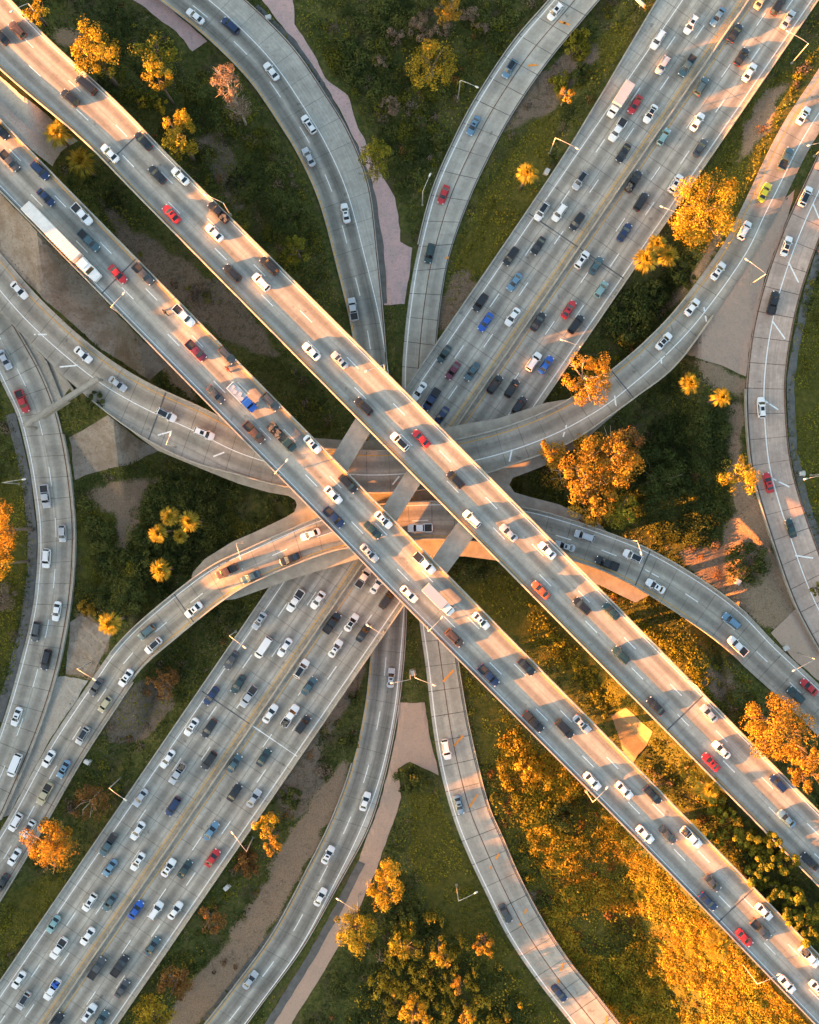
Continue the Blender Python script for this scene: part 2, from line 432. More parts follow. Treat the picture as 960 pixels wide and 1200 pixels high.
E = Road('E', [(730, -110, 772, -90, 4), (690, -55, 732, -35, 3), (645, 0, 684, 22, 2.2), (602, 50, 642, 73, 1.4), (562, 110, 603, 130, 0.8), (535, 160, 578, 175, 0.5), (507, 225, 551, 232, 0.3), (488, 300, 528, 296, 0.3), (480, 345, 518, 347, 0.3), (474, 395, 512, 400, 0.3), (471, 447, 509, 450, 0.3),
               (473, 520, 511, 520, 0.3), (478, 600, 517, 600, 0.3), (485, 670, 524, 668, 0.3), (492, 732, 530, 730, 0.3), (499, 782, 536, 778, 0.3), (507, 850, 547, 843, 0.3), (517, 907, 559, 897, 0.4), (531, 958, 572, 945, 0.6), (547, 999, 588, 982, 0.8),
               (567, 1042, 606, 1024, 1.1), (595, 1098, 633, 1076, 1.5), (630, 1150, 666, 1127, 2), (667, 1197, 703, 1173, 2.4), (740, 1290, 776, 1266, 3.4)], 1)
B = Road('B', [(1060, 900, 1095, 872, 3), (1010, 830, 1048, 805, 3.2), (975, 785, 1016, 762, 3.4), (942, 728, 985, 705, 3.6), (925, 690, 968, 668, 3.8), (907, 638, 951, 622, 4), (891, 587, 936, 578, 4.2), (880, 542, 926, 535, 4.4), (875, 480, 921, 480, 4.6), (876, 440, 921, 442, 4.7), (882, 390, 927, 396, 4.8),
               (896, 332, 939, 343, 4.9), (920, 265, 960, 282, 4.9), (950, 200, 988, 218, 4.9), (985, 125, 1022, 145, 4.8), (1050, 5, 1087, 25, 4.6)], 1)
ROADS = {r.key: r for r in (D1, D2, F, A, C, L2, T, E, B)}

# ------------------------------------------------------------------ terrain heights
def axis(lo, hi, step, lo2, hi2, step2, far):
    a = list(np.arange(lo, hi + 1e-6, step))
    b = list(np.arange(a[-1] + step2, hi2, step2)); c = list(np.arange(a[0] - step2, lo2, -step2))[::-1]
    full = c + a + b
    g = 6.0
    while full[-1] < far: full.append(full[-1] + g); full.insert(0, full[0] - g); g *= 1.5
    return np.array(full)
GX = axis(-106, 106, 0.8, -235, 150, 2.0, 3000)
GY = axis(-130, 130, 0.8, -215, 215, 2.0, 3000)
XX, YY = np.meshgrid(GX, GY, indexing='ij')

def vnoise(x, y, scale, seed):
    r = np.random.default_rng(seed); tab = r.random((256, 256))
    xs, ys = np.asarray(x) / scale, np.asarray(y) / scale
    xi, yi = np.floor(xs).astype(int), np.floor(ys).astype(int)
    fx, fy_ = xs - xi, ys - yi
    fx = fx * fx * (3 - 2 * fx); fy_ = fy_ * fy_ * (3 - 2 * fy_)
    g = lambda a, b: tab[a % 256, b % 256]
    return (g(xi, yi) * (1 - fx) + g(xi + 1, yi) * fx) * (1 - fy_) + (g(xi, yi + 1) * (1 - fx) + g(xi + 1, yi + 1) * fx) * fy_

def road_field(r, gx, gy):
    """distance outside the road's edge, road height and station for each grid point"""
    best = np.full(gx.shape, 1e9); zz = np.zeros(gx.shape); st = np.zeros(gx.shape, int)
    for i in range(len(r.C)):
        c = r.C[i]; t = r.T[i]
        dx, dy = gx - c[0], gy - c[1]
        al = np.abs(dx * t[0] + dy * t[1]); la = np.abs(dx * -t[1] + dy * t[0])
        d = np.hypot(np.maximum(al - 1.2, 0), np.maximum(la - r.wid[i] / 2, 0))
        k = d < best
        best[k] = d[k]; zz[k] = c[2]; st[k] = i
    return best, zz, st

near = (np.abs(XX) < 160) & (np.abs(YY) < 190)
gx, gy = XX[near], YY[near]
H = 0.25 + (vnoise(gx, gy, 14, 1) - 0.5) * 0.7 + (vnoise(gx, gy, 4, 2) - 0.5) * 0.25
fields = {k: road_field(r, gx, gy) for k, r in ROADS.items()}
FIELD = fields
def smooth01(x): x = np.clip(x, 0, 1); return x * x * (3 - 2 * x)
# ground is banked up under the roads that run on fill
def raise_to(H, key, w, drop, slope):
    d, z, st = fields[key]
    h = (z - drop) * w - slope * np.maximum(d - 1.0, 0)
    return np.maximum(H, h)
one = np.ones_like(gx)
H = raise_to(H, 'F', one, 0.9, 0.42)
H = raise_to(H, 'B', one, 0.35, 0.3)
H = raise_to(H, 'A', smooth01((gx - 62) / 6.0), 0.35, 0.3)
H = raise_to(H, 'A', smooth01((-62 - gx) / 6.0), 0.35, 0.6)
H = raise_to(H, 'L2', one, 0.35, 0.25)
H = raise_to(H, 'C', smooth01((-58 - gx) / 6.0), 0.35, 0.45)
H = raise_to(H, 'C', smooth01((gx - 66) / 14.0), 0.35, 0.45)
wse = smooth01((gx - 38) / 42.0)
H = raise_to(H, 'D1', wse * 0.92, 1.6, 0.40)
H = raise_to(H, 'D2', wse * 0.90, 1.6, 0.40)
wnw = smooth01((-72 - gx) / 14.0)
H = raise_to(H, 'D1', wnw, 0.5, 0.7)
H = raise_to(H, 'D2', wnw, 0.5, 0.45)
# and cut away below every road
for k, (d, z, st) in fields.items():
    if k in ('T', 'E', 'L2', 'B'): cut, sl = 0.34, 0.45
    elif k == 'F': cut, sl = 0.9, 0.5
    elif k == 'A': cut, sl = np.where(np.abs(gx) > 60, 0.34, 2.6), 0.7
    elif k == 'C': cut, sl = np.where((gx < -58) | (gx > 72), 0.34, 2.6), 0.7
    else: cut, sl = 0.5, 0.8
    H = np.minimum(H, z - cut + sl * np.maximum(d - 0.8, 0))
HH = np.full(XX.shape, 0.25); HH[near] = H
# unseen ridge added to the ground sheet to shade the interchange from the west
cpx = (600 - YY / MPP) + 0.2985 * (XX / MPP + 480)
shade_ridge = np.interp(cpx, [-150, 190, 236, 250, 300, 335, 480, 570, 640, 700, 790, 850, 925, 1000, 1055, 1110, 1200, 1300, 1360, 1450, 1600, 1800],
                       [11.5, 12.5, 13.5, 26.0, 26.5, 19.0, 22.5, 22.0, 19.5, 17.5, 16.0, 16.4, 16.0, 15.0, 14.2, 14.3, 15.4, 17.6, 18.6, 18.0, 13, 6])
shade_ridge = shade_ridge + (np.clip(-97 - XX, 0, 60)) * 0.128
shade_ridge += (vnoise(XX, YY, 9, 5) - 0.5) * 3.2 + (vnoise(XX, YY, 3.5, 6) - 0.5) * 2.0
wr = smooth01((-133 - XX) / 13) * smooth01((XX + 250) / 50) * smooth01((YY + 290) / 60) * smooth01((260 - YY) / 50)
HH = np.maximum(HH, shade_ridge * wr)

def terrain(x, y):
    x = np.clip(np.asarray(x, float), GX[1], GX[-2]); y = np.clip(np.asarray(y, float), GY[1], GY[-2])
    i = np.clip(np.searchsorted(GX, x) - 1, 0, len(GX) - 2); j = np.clip(np.searchsorted(GY, y) - 1, 0, len(GY) - 2)
    fx = (x - GX[i]) / (GX[i + 1] - GX[i]); fy_ = (y - GY[j]) / (GY[j + 1] - GY[j])
    return (HH[i, j] * (1 - fx) + HH[i + 1, j] * fx) * (1 - fy_) + (HH[i, j + 1] * (1 - fx) + HH[i + 1, j + 1] * fx) * fy_

def WG(px, py, dz=0.0):
    """ground point (dz above it) seen at a photo pixel"""
    z = 0.5
    for _ in range(8):
        p = W(px, py, z + dz); z = 0.5 * z + 0.5 * float(terrain(p[0], p[1]))
    p = W(px, py, z + dz); p[2] = float(terrain(p[0], p[1])) + dz
    return p

def in_poly(x, y, poly):
    x = np.asarray(x); y = np.asarray(y); c = np.zeros(x.shape, bool)
    n = len(poly); j = n - 1
    for i in range(n):
        xi, yi = poly[i]; xj, yj = poly[j]
        k = ((yi > y) != (yj > y)) & (x < (xj - xi) * (y - yi) / (yj - yi + 1e-12) + xi)
        c ^= k; j = i
    return c

def px_of(x, y, z):
    k = MPP * (CAM_H - z) / CAM_H
    return x / k + 480, 600 - y / k

# what grows or lies where, in photo pixels: class -> polygons
DIRT = [  # bare earth, light tan
    [(405, 880), (412, 925), (388, 960), (360, 1012), (318, 1090), (236, 1200), (170, 1230), (195, 1190), (250, 1120), (300, 1055), (335, 985), (370, 935)],
    [(770, 632), (800, 645), (842, 640), (860, 598), (885, 585), (905, 640), (922, 690), (935, 730), (905, 740), (860, 705), (815, 672)],
    [(850, 480), (870, 470), (872, 540), (885, 600), (868, 610), (852, 560)],
    [(800, 415), (876, 442), (874, 470), (845, 455), (815, 432)],
    [(150, 415), (190, 440), (238, 475), (238, 470), (190, 405)],
    [(70, 30), (95, 45), (75, 60), (60, 45)],
    [(95, 710), (90, 760), (75, 795), (110, 790), (130, 755), (128, 742)],
    [(165, 560), (190, 560), (170, 590), (150, 640), (135, 650), (140, 600), (95, 585), (100, 570)],
    [(880, 130), (905, 105), (930, 95), (890, 165), (850, 205), (860, 185)],
    [(846, 262), (870, 245), (800, 350), (770, 380), (765, 370), (810, 320)],
]
GREYD = [
    [(150, 265), (225, 310), (300, 370), (330, 420), (300, 412), (230, 375), (150, 300), (100, 205)],  # dark grey earth and old leaves
    [(600, 105), (690, 40), (700, 70), (650, 130), (610, 150), (580, 160)],
    [(525, 325), (548, 318), (560, 340), (520, 395), (515, 360)],
    [(370, 870), (400, 845), (425, 800), (430, 760), (340, 890), (325, 930), (345, 965), (385, 920)],
    [(130, 830), (165, 800), (205, 780), (200, 830), (170, 870), (125, 870)],
    [(240, 150), (270, 170), (290, 240), (275, 250), (245, 200), (230, 165)],
    [(1000, 700), (985, 690), (955, 660), (985, 640)],
    [(830, 775), (860, 790), (850, 830), (825, 800)],
    [(580, 1030), (620, 1040), (660, 1090), (640, 1100), (600, 1060)],
]
YELLOW = [  # yellow green grass and ground cover
    [(480, 930), (510, 930), (545, 1000), (590, 1100), (660, 1200), (560, 1200), (500, 1050), (480, 1000)],
    [(545, 790), (620, 860), (720, 960), (830, 1080), (960, 1210), (690, 1210), (590, 1010)],
    [(620, 660), (760, 800), (760, 850), (700, 820), (530, 690)],
    [(735, 720), (800, 740), (840, 780), (830, 830), (790, 780)],
    [(660, 130), (720, 75), (745, 20), (690, 50), (600, 180), (560, 240), (530, 320), (575, 330), (625, 240)],
    [(930, 400), (960, 340), (990, 340), (990, 600), (940, 600), (926, 480)],
    [(885, 100), (940, 75), (870, 260), (830, 230), (800, 235)],
    [(0, 560), (28, 560), (30, 680), (8, 780), (-10, 780)],
    [(0, 1050), (75, 1020), (70, 1050), (0, 1130)],
    [(90, 580), (240, 580), (300, 620), (240, 640), (95, 700)],
]
def classes(px, py):
    c = np.zeros(np.shape(px), int)
    for k, ps in ((3, YELLOW), (2, GREYD), (1, DIRT)):
        for p in ps: c[in_poly(px, py, p)] = k
    return c

def build_ground():
    nx, ny = len(GX), len(GY)
    V = np.stack([XX, YY, HH], -1).reshape(-1, 3)
    idx = np.arange(nx * ny).reshape(nx, ny)
    Fq = np.stack([idx[:-1, :-1], idx[1:, :-1], idx[1:, 1:], idx[:-1, 1:]], -1).reshape(-1, 4)
    me = bpy.data.meshes.new('ground')
    me.vertices.add(len(V)); me.loops.add(len(Fq) * 4); me.polygons.add(len(Fq))
    me.vertices.foreach_set('co', V.astype(np.float32).ravel())
    me.loops.foreach_set('vertex_index', Fq.astype(np.int32).ravel())
    me.polygons.foreach_set('loop_start', np.arange(0, len(Fq) * 4, 4, dtype=np.int32))
    me.polygons.foreach_set('use_smooth', np.ones(len(Fq), bool))
    jx = (vnoise(V[:, 0], V[:, 1], 3, 21) - 0.5) * 14; jy = (vnoise(V[:, 0], V[:, 1], 3, 22) - 0.5) * 14
    px, py = px_of(V[:, 0], V[:, 1], V[:, 2])
    c = classes(px + jx, py + jy)
    a = me.attributes.new('soil', 'FLOAT_COLOR', 'POINT')
    colr = np.zeros((len(V), 4), np.float32); colr[:, 3] = 1
    for k in (1, 2, 3): colr[c == k, k - 1] = 1
    g3 = colr.reshape(nx, ny, 4)
    for _ in range(2):
        g3[1:-1] = (g3[:-2] + 2 * g3[1:-1] + g3[2:]) / 4; g3[:, 1:-1] = (g3[:, :-2] + 2 * g3[:, 1:-1] + g3[:, 2:]) / 4
    colr = g3.reshape(-1, 4)
    a.data.foreach_set('color', np.ascontiguousarray(colr).ravel())
    m, nt, b = new_mat('earth_and_ground_cover'); g = NG(nt)
    at = g.n('ShaderNodeAttribute', attribute_name='soil')
    sp = g.n('ShaderNodeSeparateColor'); g.l(at.outputs['Color'], sp.inputs[0])
    geo = g.n('ShaderNodeNewGeometry'); pos = geo.outputs['Position']
    n1 = g.noise(pos, 0.12, 5, 0.65); n2 = g.noise(pos, 0.9, 6, 0.75); n3 = g.noise(pos, 3.5, 4, 0.7)
    green = g.ramp(n2, [(0.3, (0.028, 0.038, 0.011)), (0.45, (0.06, 0.072, 0.018)), (0.58, (0.105, 0.10, 0.028)), (0.72, (0.155, 0.12, 0.06))])
    green = g.mix(g.maprange(n1, 0.52, 0.68, 0, 0.75), green, g.ramp(n3, [(0.3, (0.06, 0.045, 0.026)), (0.7, (0.13, 0.095, 0.055))]))
    yell = g.ramp(n2, [(0.28, (0.035, 0.042, 0.010)), (0.5, (0.085, 0.082, 0.016)), (0.7, (0.15, 0.115, 0.028))])
    dirt = g.ramp(n3, [(0.25, (0.17, 0.11, 0.07)), (0.5, (0.27, 0.185, 0.12)), (0.7, (0.34, 0.25, 0.17))])
    dirt = g.mix(g.maprange(n2, 0.56, 0.7, 0, 0.7), dirt, (0.12, 0.085, 0.05, 1))
    grey = g.ramp(n3, [(0.3, (0.115, 0.086, 0.06)), (0.7, (0.23, 0.175, 0.13))])
    grey = g.mix(g.maprange(n2, 0.5, 0.6, 0, 0.6), grey, (0.06, 0.055, 0.025, 1))
    edge = g.math('ADD', g.math('MULTIPLY', g.math('SUBTRACT', n3, .5), 0.9), g.math('MULTIPLY', g.math('SUBTRACT', n2, .5), 1.1))
    ed = lambda o: g.maprange(g.math('ADD', o, edge), 0.35, 0.65, 0, 1)
    c1 = g.mix(ed(sp.outputs[2]), green, yell); c1 = g.mix(ed(sp.outputs[1]), c1, grey); c1 = g.mix(ed(sp.outputs[0]), c1, dirt)
    g.l(c1, b.inputs['Base Color']); b.inputs['Roughness'].default_value = 0.95; b.inputs['Specular IOR Level'].default_value = 0.1
    bp = g.n('ShaderNodeBump'); bp.inputs['Strength'].default_value = 0.7; bp.inputs['Distance'].default_value = 0.4
    g.l(n3, bp.inputs['Height']); g.l(bp.outputs[0], b.inputs['Normal'])
    me.materials.append(m); me.update(calc_edges=True)
    o = link(bpy.data.objects.new('ground', me)); tag(o, 'rolling verges of dark ivy, dry grass and bare earth', None, None, 'structure')
    return o
build_ground()

# ------------------------------------------------------------------ paved patches laid on the ground
def patch(name, poly, mat, dz=0.13, kind='structure', label=None, rough=2.2):
    fine = []
    for (xa, ya), (xb, yb) in zip(poly, poly[1:] + poly[:1]):
        n_ = max(1, int(math.hypot(xb - xa, yb - ya) / 5))
        for k in range(n_):
            t = k / n_; x, y = xa + (xb - xa) * t, ya + (yb - ya) * t
            if rough: x += (float(vnoise(x, y, 9, 31)) - .5) * rough; y += (float(vnoise(x, y, 9, 32)) - .5) * rough
            fine.append((x, y))
    pts = [WG(x, y) for x, y in fine]
    bm = bmesh.new()
    vs = [bm.verts.new((p[0], p[1], 0)) for p in pts]
    bm.faces.new(vs)
    x0, x1 = min(p[0] for p in pts), max(p[0] for p in pts); y0, y1 = min(p[1] for p in pts), max(p[1] for p in pts)
    for ax, lo, hi in ((0, x0, x1), (1, y0, y1)):
        q = math.floor(lo / 0.8) * 0.8 + 0.4
        while q < hi:
            if q > lo:
                co = (q, 0, 0) if ax == 0 else (0, q, 0); no = (1, 0, 0) if ax == 0 else (0, 1, 0)
                bmesh.ops.bisect_plane(bm, geom=bm.verts[:] + bm.edges[:] + bm.faces[:], plane_co=co, plane_no=no)
            q += 0.8
    bmesh.ops.triangulate(bm, faces=bm.faces[:])
    for v in bm.verts: v.co.z = float(terrain(v.co.x, v.co.y)) + dz
    bmesh.ops.recalc_face_normals(bm, faces=bm.faces[:])
    if bm.faces and sum(f.normal.z for f in bm.faces) < 0: bmesh.ops.reverse_faces(bm, faces=bm.faces[:])
    me = bpy.data.meshes.new(name); bm.to_mesh(me); bm.free(); me.materials.append(mat)
    o = link(bpy.data.objects.new(name, me)); tag(o, label, None, None, kind)
    return o

def strip_px(pts, w):
    """a constant-width strip in photo pixels around a polyline"""
    P = np.array(pts, float); t = np.gradient(P, axis=0); t /= np.linalg.norm(t, axis=1)[:, None]
    n = np.stack([-t[:, 1], t[:, 0]], 1) * w / 2
    return [tuple(q) for q in np.vstack([P + n, (P - n)[::-1]])]

patch('path', [(301, -8), (343, -8), (346, 28), (366, 62), (382, 92), (408, 112), (420, 150), (441, 192), (463, 232), (469, 270), (470, 283), (483, 291), (480, 320), (475, 356), (451, 358), (447, 320), (445, 285), (437, 215), (418, 168), (398, 128), (372, 84), (345, 48), (322, 20)], M['pinkpave'], label='pink concrete strip beside the ramp at the top of the photo')
patch('path', [(148, -6), (182, -6), (243, 49), (226, 60), (207, 38), (178, 15)], M['pinkpave'], label='pink concrete strip inside the curve of the top left ramp')
patch('path', [(468, 823), (498, 823), (503, 860), (514, 908), (494, 898), (480, 893), (466, 900), (471, 935), (462, 960), (448, 1000), (430, 1045), (402, 1100), (372, 1150), (338, 1206), (312, 1206), (345, 1150), (378, 1100), (408, 1040), (425, 995), (441, 955), (455, 905), (466, 850)], M['tanpave'], label='tan pavement tongue and strip beside the lower ramp')
patch('path', [(801, 414), (844, 346), (883, 283), (906, 246), (932, 222), (922, 258), (895, 330), (881, 388), (874, 441), (845, 428)], M['tanpave'], label='tan concrete wedge between two joining ramps')
patch('path', [(903, 742), (938, 708), (985, 780), (990, 830), (962, 800), (930, 772)], M['tanpave'], label='tan concrete apron between flyover and pink ramp')
patch('path', [(82, 512), (127, 487), (156, 510), (186, 528), (150, 545), (112, 553), (88, 562)], M['greypave'], label='bare grey lot under the curved flyover')
patch('path', [(-20, 290), (-14, 215), (0, 226), (60, 288), (118, 347), (196, 428), (176, 446), (120, 410), (54, 353), (0, 297)], M['greypave'], label='stained grey pavement beside the diagonal deck')
patch('path', [(64, 795), (78, 792), (104, 797), (56, 872), (10, 955), (-10, 965), (24, 912), (47, 853)], M['gorepave'], label='pale concrete wedge between joining ramps')
patch('path', [(716, 838), (733, 829), (748, 842), (764, 858), (758, 874), (748, 884), (740, 898), (730, 884), (726, 866)], M['ochre'], 0.2, label='paved slope between the twin decks, sunlight put into its ochre colour')
patch('path', [(82, 730), (96, 720), (132, 742), (110, 790), (78, 790)], M['greypave'], label='grey dirt lot between two ramps')
patch('path', [(-30, 60), (0, 90), (92, 166), (72, 178), (62, 196), (38, 176), (-30, 110)], M['gorepave'], 0.5, label='paved median between the twin decks')
patch('path', [(22, 391), (26, 392), (85, 452), (66, 478), (48, 435)], M['gorepave'], label='paved gore between flyover and left ramp')
patch('path', strip_px([(300, 8), (345, 52), (372, 92), (398, 140), (420, 182), (436, 228), (446, 290), (450, 356)], 8), M['asphalt'], 0.18, rough=1.5, label='dark asphalt gutter beside the ramp')
patch('path', strip_px([(424, 1010), (398, 1062), (365, 1120), (328, 1180), (306, 1215)], 9), M['asphalt'], 0.18, rough=1.5, label='dark asphalt strip beside the lower ramp')
patch('path', strip_px([(13, 485), (23, 525), (31, 562), (38, 620), (38, 670), (32, 720), (17, 782), (-3, 845)], 11), M['asphalt'], 0.16, rough=1.5, label='dark asphalt shoulder beside the left ramp')
patch('path', strip_px([(962, 290), (946, 345), (934, 398), (926, 445), (927, 480), (930, 530), (944, 590), (965, 650)], 9), M['asphalt'], 0.16, rough=1.5, label='dark asphalt shoulder beside the pink ramp')
patch('path', strip_px([(398, 945), (370, 1008), (326, 1085), (276, 1150), (240, 1196)], 7), M['asphalt'], 0.16, rough=1.5, label='dark gutter on the inner side of the lower ramp')

# ------------------------------------------------------------------ road building
def uvmap(r, ref, off, lw, m_from_L, i):
    m = m_from_L if ref == 'L' else r.wid[i] - m_from_L
    return (m - off) / lw if ref == 'L' else (off - m) / lw + 20

def slab(r, name, mat, parent, thick, uvf, under=0.12):
    """road surface with depth; uvf(i, metres_from_left) gives the lane coordinate"""
    n = len(r.L); V = []; UV = []; Fc = []
    for i in range(n):
        d = (r.R[i] - r.L[i]); w = r.wid[i]; dn = d / w
        ins = w * under if thick > 0.6 else 0
        sec = [r.L[i], r.L[i] + d * 0.25, r.L[i] + d * 0.5, r.L[i] + d * 0.75, r.R[i], r.R[i] - np.array([0, 0, thick * 0.35]),
               r.R[i] - dn * ins - np.array([0, 0, thick]), r.L[i] + dn * ins - np.array([0, 0, thick]), r.L[i] - np.array([0, 0, thick * 0.35])]
        V += sec
        for k, m in enumerate((0, w * .25, w * .5, w * .75, w, w, w, 0, 0)): UV.append((uvf(i, m), r.q[i]))
    m = 9
    for i in range(n - 1):
        for k in range(m):
            Fc.append((i * m + k, i * m + (k + 1) % m, (i + 1) * m + (k + 1) % m, (i + 1) * m + k))
    Fc.append(tuple(reversed(range(m)))); Fc.append(tuple(range((n - 1) * m, n * m)))
    Fc = [tuple(reversed(f)) for f in Fc]
    return mesh_obj(name, V, Fc, mat, parent, uv=UV)

def sweep(r, name, mat, parent, ref, m0, m1, h0, h1, a=0.0, b=1.0, taper=0.0):
    """a wall along the road between lateral distances m0..m1"""
    mb = MB(); secs = []
    i0, i1 = int(a * (len(r.L) - 1)), int(b * (len(r.L) - 1))
    for i in range(i0, i1 + 1):
        sg = 1 if ref != 'R' else -1
        secs.append([r.pos(i, m0, ref, h0), r.pos(i, m1, ref, h0), r.pos(i, m1 - taper, ref, h1), r.pos(i, m0 + taper, ref, h1)])
    mb.loft(secs)
    o = mb.build(name, mat, parent)
    bm = bmesh.new(); bm.from_mesh(o.data); bmesh.ops.recalc_face_normals(bm, faces=bm.faces[:]); bm.to_mesh(o.data); bm.free()
    return o

class Paint:
    def __init__(s): s.mb = MB(); s.mats = [M['white'], M['yellow'], M['orange'], M['tar'], M['rust'], M['median']]
    def run(s, r, m, ref='L', w=0.2, mi=0, a=0.0, b=1.0, dash=None, phase=0.0, dz=0.008):
        q0, q1 = a * r.len, b * r.len
        spans = [(q0, q1)]
        if dash:
            on, per = dash; spans = []; q = q0 + phase
            while q < q1: spans.append((q, min(q + on, q1))); q += per
        for s0, s1 in spans:
            n = max(2, int((s1 - s0) / 2.0) + 1); pts = []
            for q in np.linspace(s0, s1, n):
                p, d = r.interp(q, m(q / r.len) if callable(m) else m, ref, dz)
                pts.append([p - d * w / 2, p + d * w / 2])
            vs = [x for pr in pts for x in pr]
            s.mb.add(vs, [(2 * k, 2 * k + 1, 2 * k + 3, 2 * k + 2) for k in range(n - 1)], mi)
    def across(s, r, px, py, w=0.3, mi=3, f0=0.02, f1=0.98, skew=0.0, dz=0.010):
        p, i, f = r.at_px(px, py); q = r.q[i]; pts = []
        for f_ in np.linspace(f0, f1, 12):
            a_, d = r.interp(np.clip(q + skew * (f_ - .5), 0, r.len), f_, 'F', dz)
            t = np.array([r.T[i][0], r.T[i][1], 0]) * (w / 2 + random.uniform(-.04, .06))
            pts += [a_ - t, a_ + t]
        s.mb.add(pts, [(2 * k, 2 * k + 1, 2 * k + 3, 2 * k + 2) for k in range(11)], mi)
    def seg(s, r, pa, pb, w=0.3, mi=0, dz=0.012):
        a_ = r.at_px(*pa)[0]; b_ = r.at_px(*pb)[0]; n = 5
        t = (b_ - a_)[:2]; t = t / np.linalg.norm(t); nn = np.array([-t[1], t[0], 0]) * w / 2; vs = []
        for k in np.linspace(0, 1, n):
            p = a_ + (b_ - a_) * k; i = r.near(p[0], p[1]); f = r.frac(p[0], p[1], i)
            p[2] = r.L[i, 2] + (r.R[i, 2] - r.L[i, 2]) * f + dz
            vs += [p - nn, p + nn]
        s.mb.add(vs, [(2 * k, 2 * k + 1, 2 * k + 3, 2 * k + 2) for k in range(n - 1)], mi)
    def build(s, parent=None, structure=False):
        o = s.mb.build('lane_markings', s.mats, parent)
        bm = bmesh.new(); bm.from_mesh(o.data)
        for f in bm.faces:
            f.normal_update()
            if f.normal.z < 0: f.normal_flip()
        bm.to_mesh(o.data); bm.free()
        if structure: tag(o, None, None, None, 'structure')
        return o

def piers(r, parent, step, thick, hammer, start=8.0, a=0.0, b=1.0, rad=0.9, twin=0.0):
    q = start
    while q < r.len:
        if a * r.len <= q <= b * r.len:
            i = int(np.argmin(np.abs(r.q - q)))
            offs = (-twin, twin) if twin else (0,)
            for o_ in offs:
                n = np.array([-r.T[i][1], r.T[i][0]])
                c = r.C[i]; x, y = c[:2] + n * o_
                top = c[2] - thick - 0.02; bad = False
                for k, rr in ROADS.items():
                    if rr is r: continue
                    j = rr.near(x, y)
                    if rr.C[j, 2] < c[2] - 2 and abs(np.dot(np.array([x, y]) - rr.C[j, :2], np.array([-rr.T[j][1], rr.T[j][0]]))) < rr.wid[j] / 2 + 1.2: bad = True
                g0 = float(terrain(x, y))
                if bad or top - g0 < 1.2: continue
                mb = MB()
                mb.tube([(x, y, g0 - 0.4), (x, y, top - 1.6), (x, y, top - 0.9)], [rad, rad, rad * 1.5], 14)
                if hammer:
                    mb.box((x, y, top - 0.45), (1.6, hammer, 0.9), 0, math.atan2(r.T[i][1], r.T[i][0]))
                mb.build('pier', M['concrete'], parent)
        q += step

DASH = (3.7, 14.6)
def bridge(r, label, mat, thick, uvf, par=((0, 1), (0, 1)), ph=0.85, gap=0.0):
    mid = r.C[len(r.C) // 2]
    root = empty('overpass', (0, 0, 0)); tag(root, label, 'overpass')
    dk = slab(r, 'road_deck', mat, root, thick, uvf)
    for ref, rng in zip('LR', par):
        if rng: sweep(r, 'parapet', M['parapet'], root, ref, 0.0, 0.36, 0.0, ph, rng[0], rng[1], 0.05)
    return root, dk

# D1: three lanes heading down right
root, dk = bridge(D1, 'elevated three lane deck carrying the long white semi truck', M['deck'], 1.7, lambda i, m: (m - 1.0) / 3.6, ph=0.85)
P = Paint()
P.run(D1, 1.0, 'L'); P.run(D1, 4.6, 'L', dash=DASH); P.run(D1, 8.2, 'L', dash=DASH, phase=4); P.run(D1, 0.75, 'R', 0.2, 1)
P.run(D1, 0.52, 'L', 0.12, 3)
for q in ((145, 312), (880, 1045)): P.across(D1, *q, 0.3, 3)
P.build(dk)
piers(D1, root, 26, 1.7, 8.5, 10, 0.12, 0.97)
# D2
root, dk = bridge(D2, 'elevated three lane deck nearer the top right corner', M['deck'], 1.7, lambda i, m: (m - D2.wid[i] + 10.95) / 3.55, ph=0.85)
P = Paint()
P.run(D2, 0.8, 'L', 0.2, 1); P.run(D2, 3.85, 'R', dash=DASH, phase=3); P.run(D2, 7.4, 'R', dash=DASH, phase=9); P.run(D2, 0.75, 'R', 0.2)
P.run(D2, 0.5, 'L', 0.12, 3)
for q in ((150, 168), (805, 835)): P.across(D2, *q, 0.32, 3)
P.build(dk)
piers(D2, root, 26, 1.7, 8.5, 14, 0.12, 0.97)
# F: the wide freeway, six lanes
root, dk = bridge(F, 'wide six lane freeway crossing beneath the stacked decks', M['freeway'], 1.3, lambda i, m: (m - F.wid[i] + 27.0) / 3.72, ph=0.8)
P = Paint()
P.run(F, 26.3, 'R'); P.run(F, 22.9, 'R', dash=DASH); P.run(F, 18.8, 'R', dash=DASH, phase=6); P.run(F, 14.9, 'R', 0.2, 1); P.run(F, 12.25, 'R', 0.2, 1)
P.run(F, 8.6, 'R', dash=DASH, phase=2); P.run(F, 5.1, 'R', dash=DASH, phase=9); P.run(F, 1.4, 'R')
P.run(F, 15.3, 'R', 0.1, 1)
P.run(F, 14.25, 'R', 0.7, 5); P.run(F, 12.85, 'R', 0.6, 5)
P.across(F, 690, 300, 0.26, 3, 0.03, 0.97); P.across(F, 300, 850, 0.26, 3, 0.03, 0.5); P.across(F, 300, 850, 0.2, 0, 0.53, 0.97)
P.build(dk)
sweep(F, 'median_barrier', M['parapet'], root, 'R', 13.3, 13.85, 0.004, 0.85, taper=0.15)
piers(F, root, 18, 1.3, 0, 12, 0.3, 0.72, 0.7, 8)
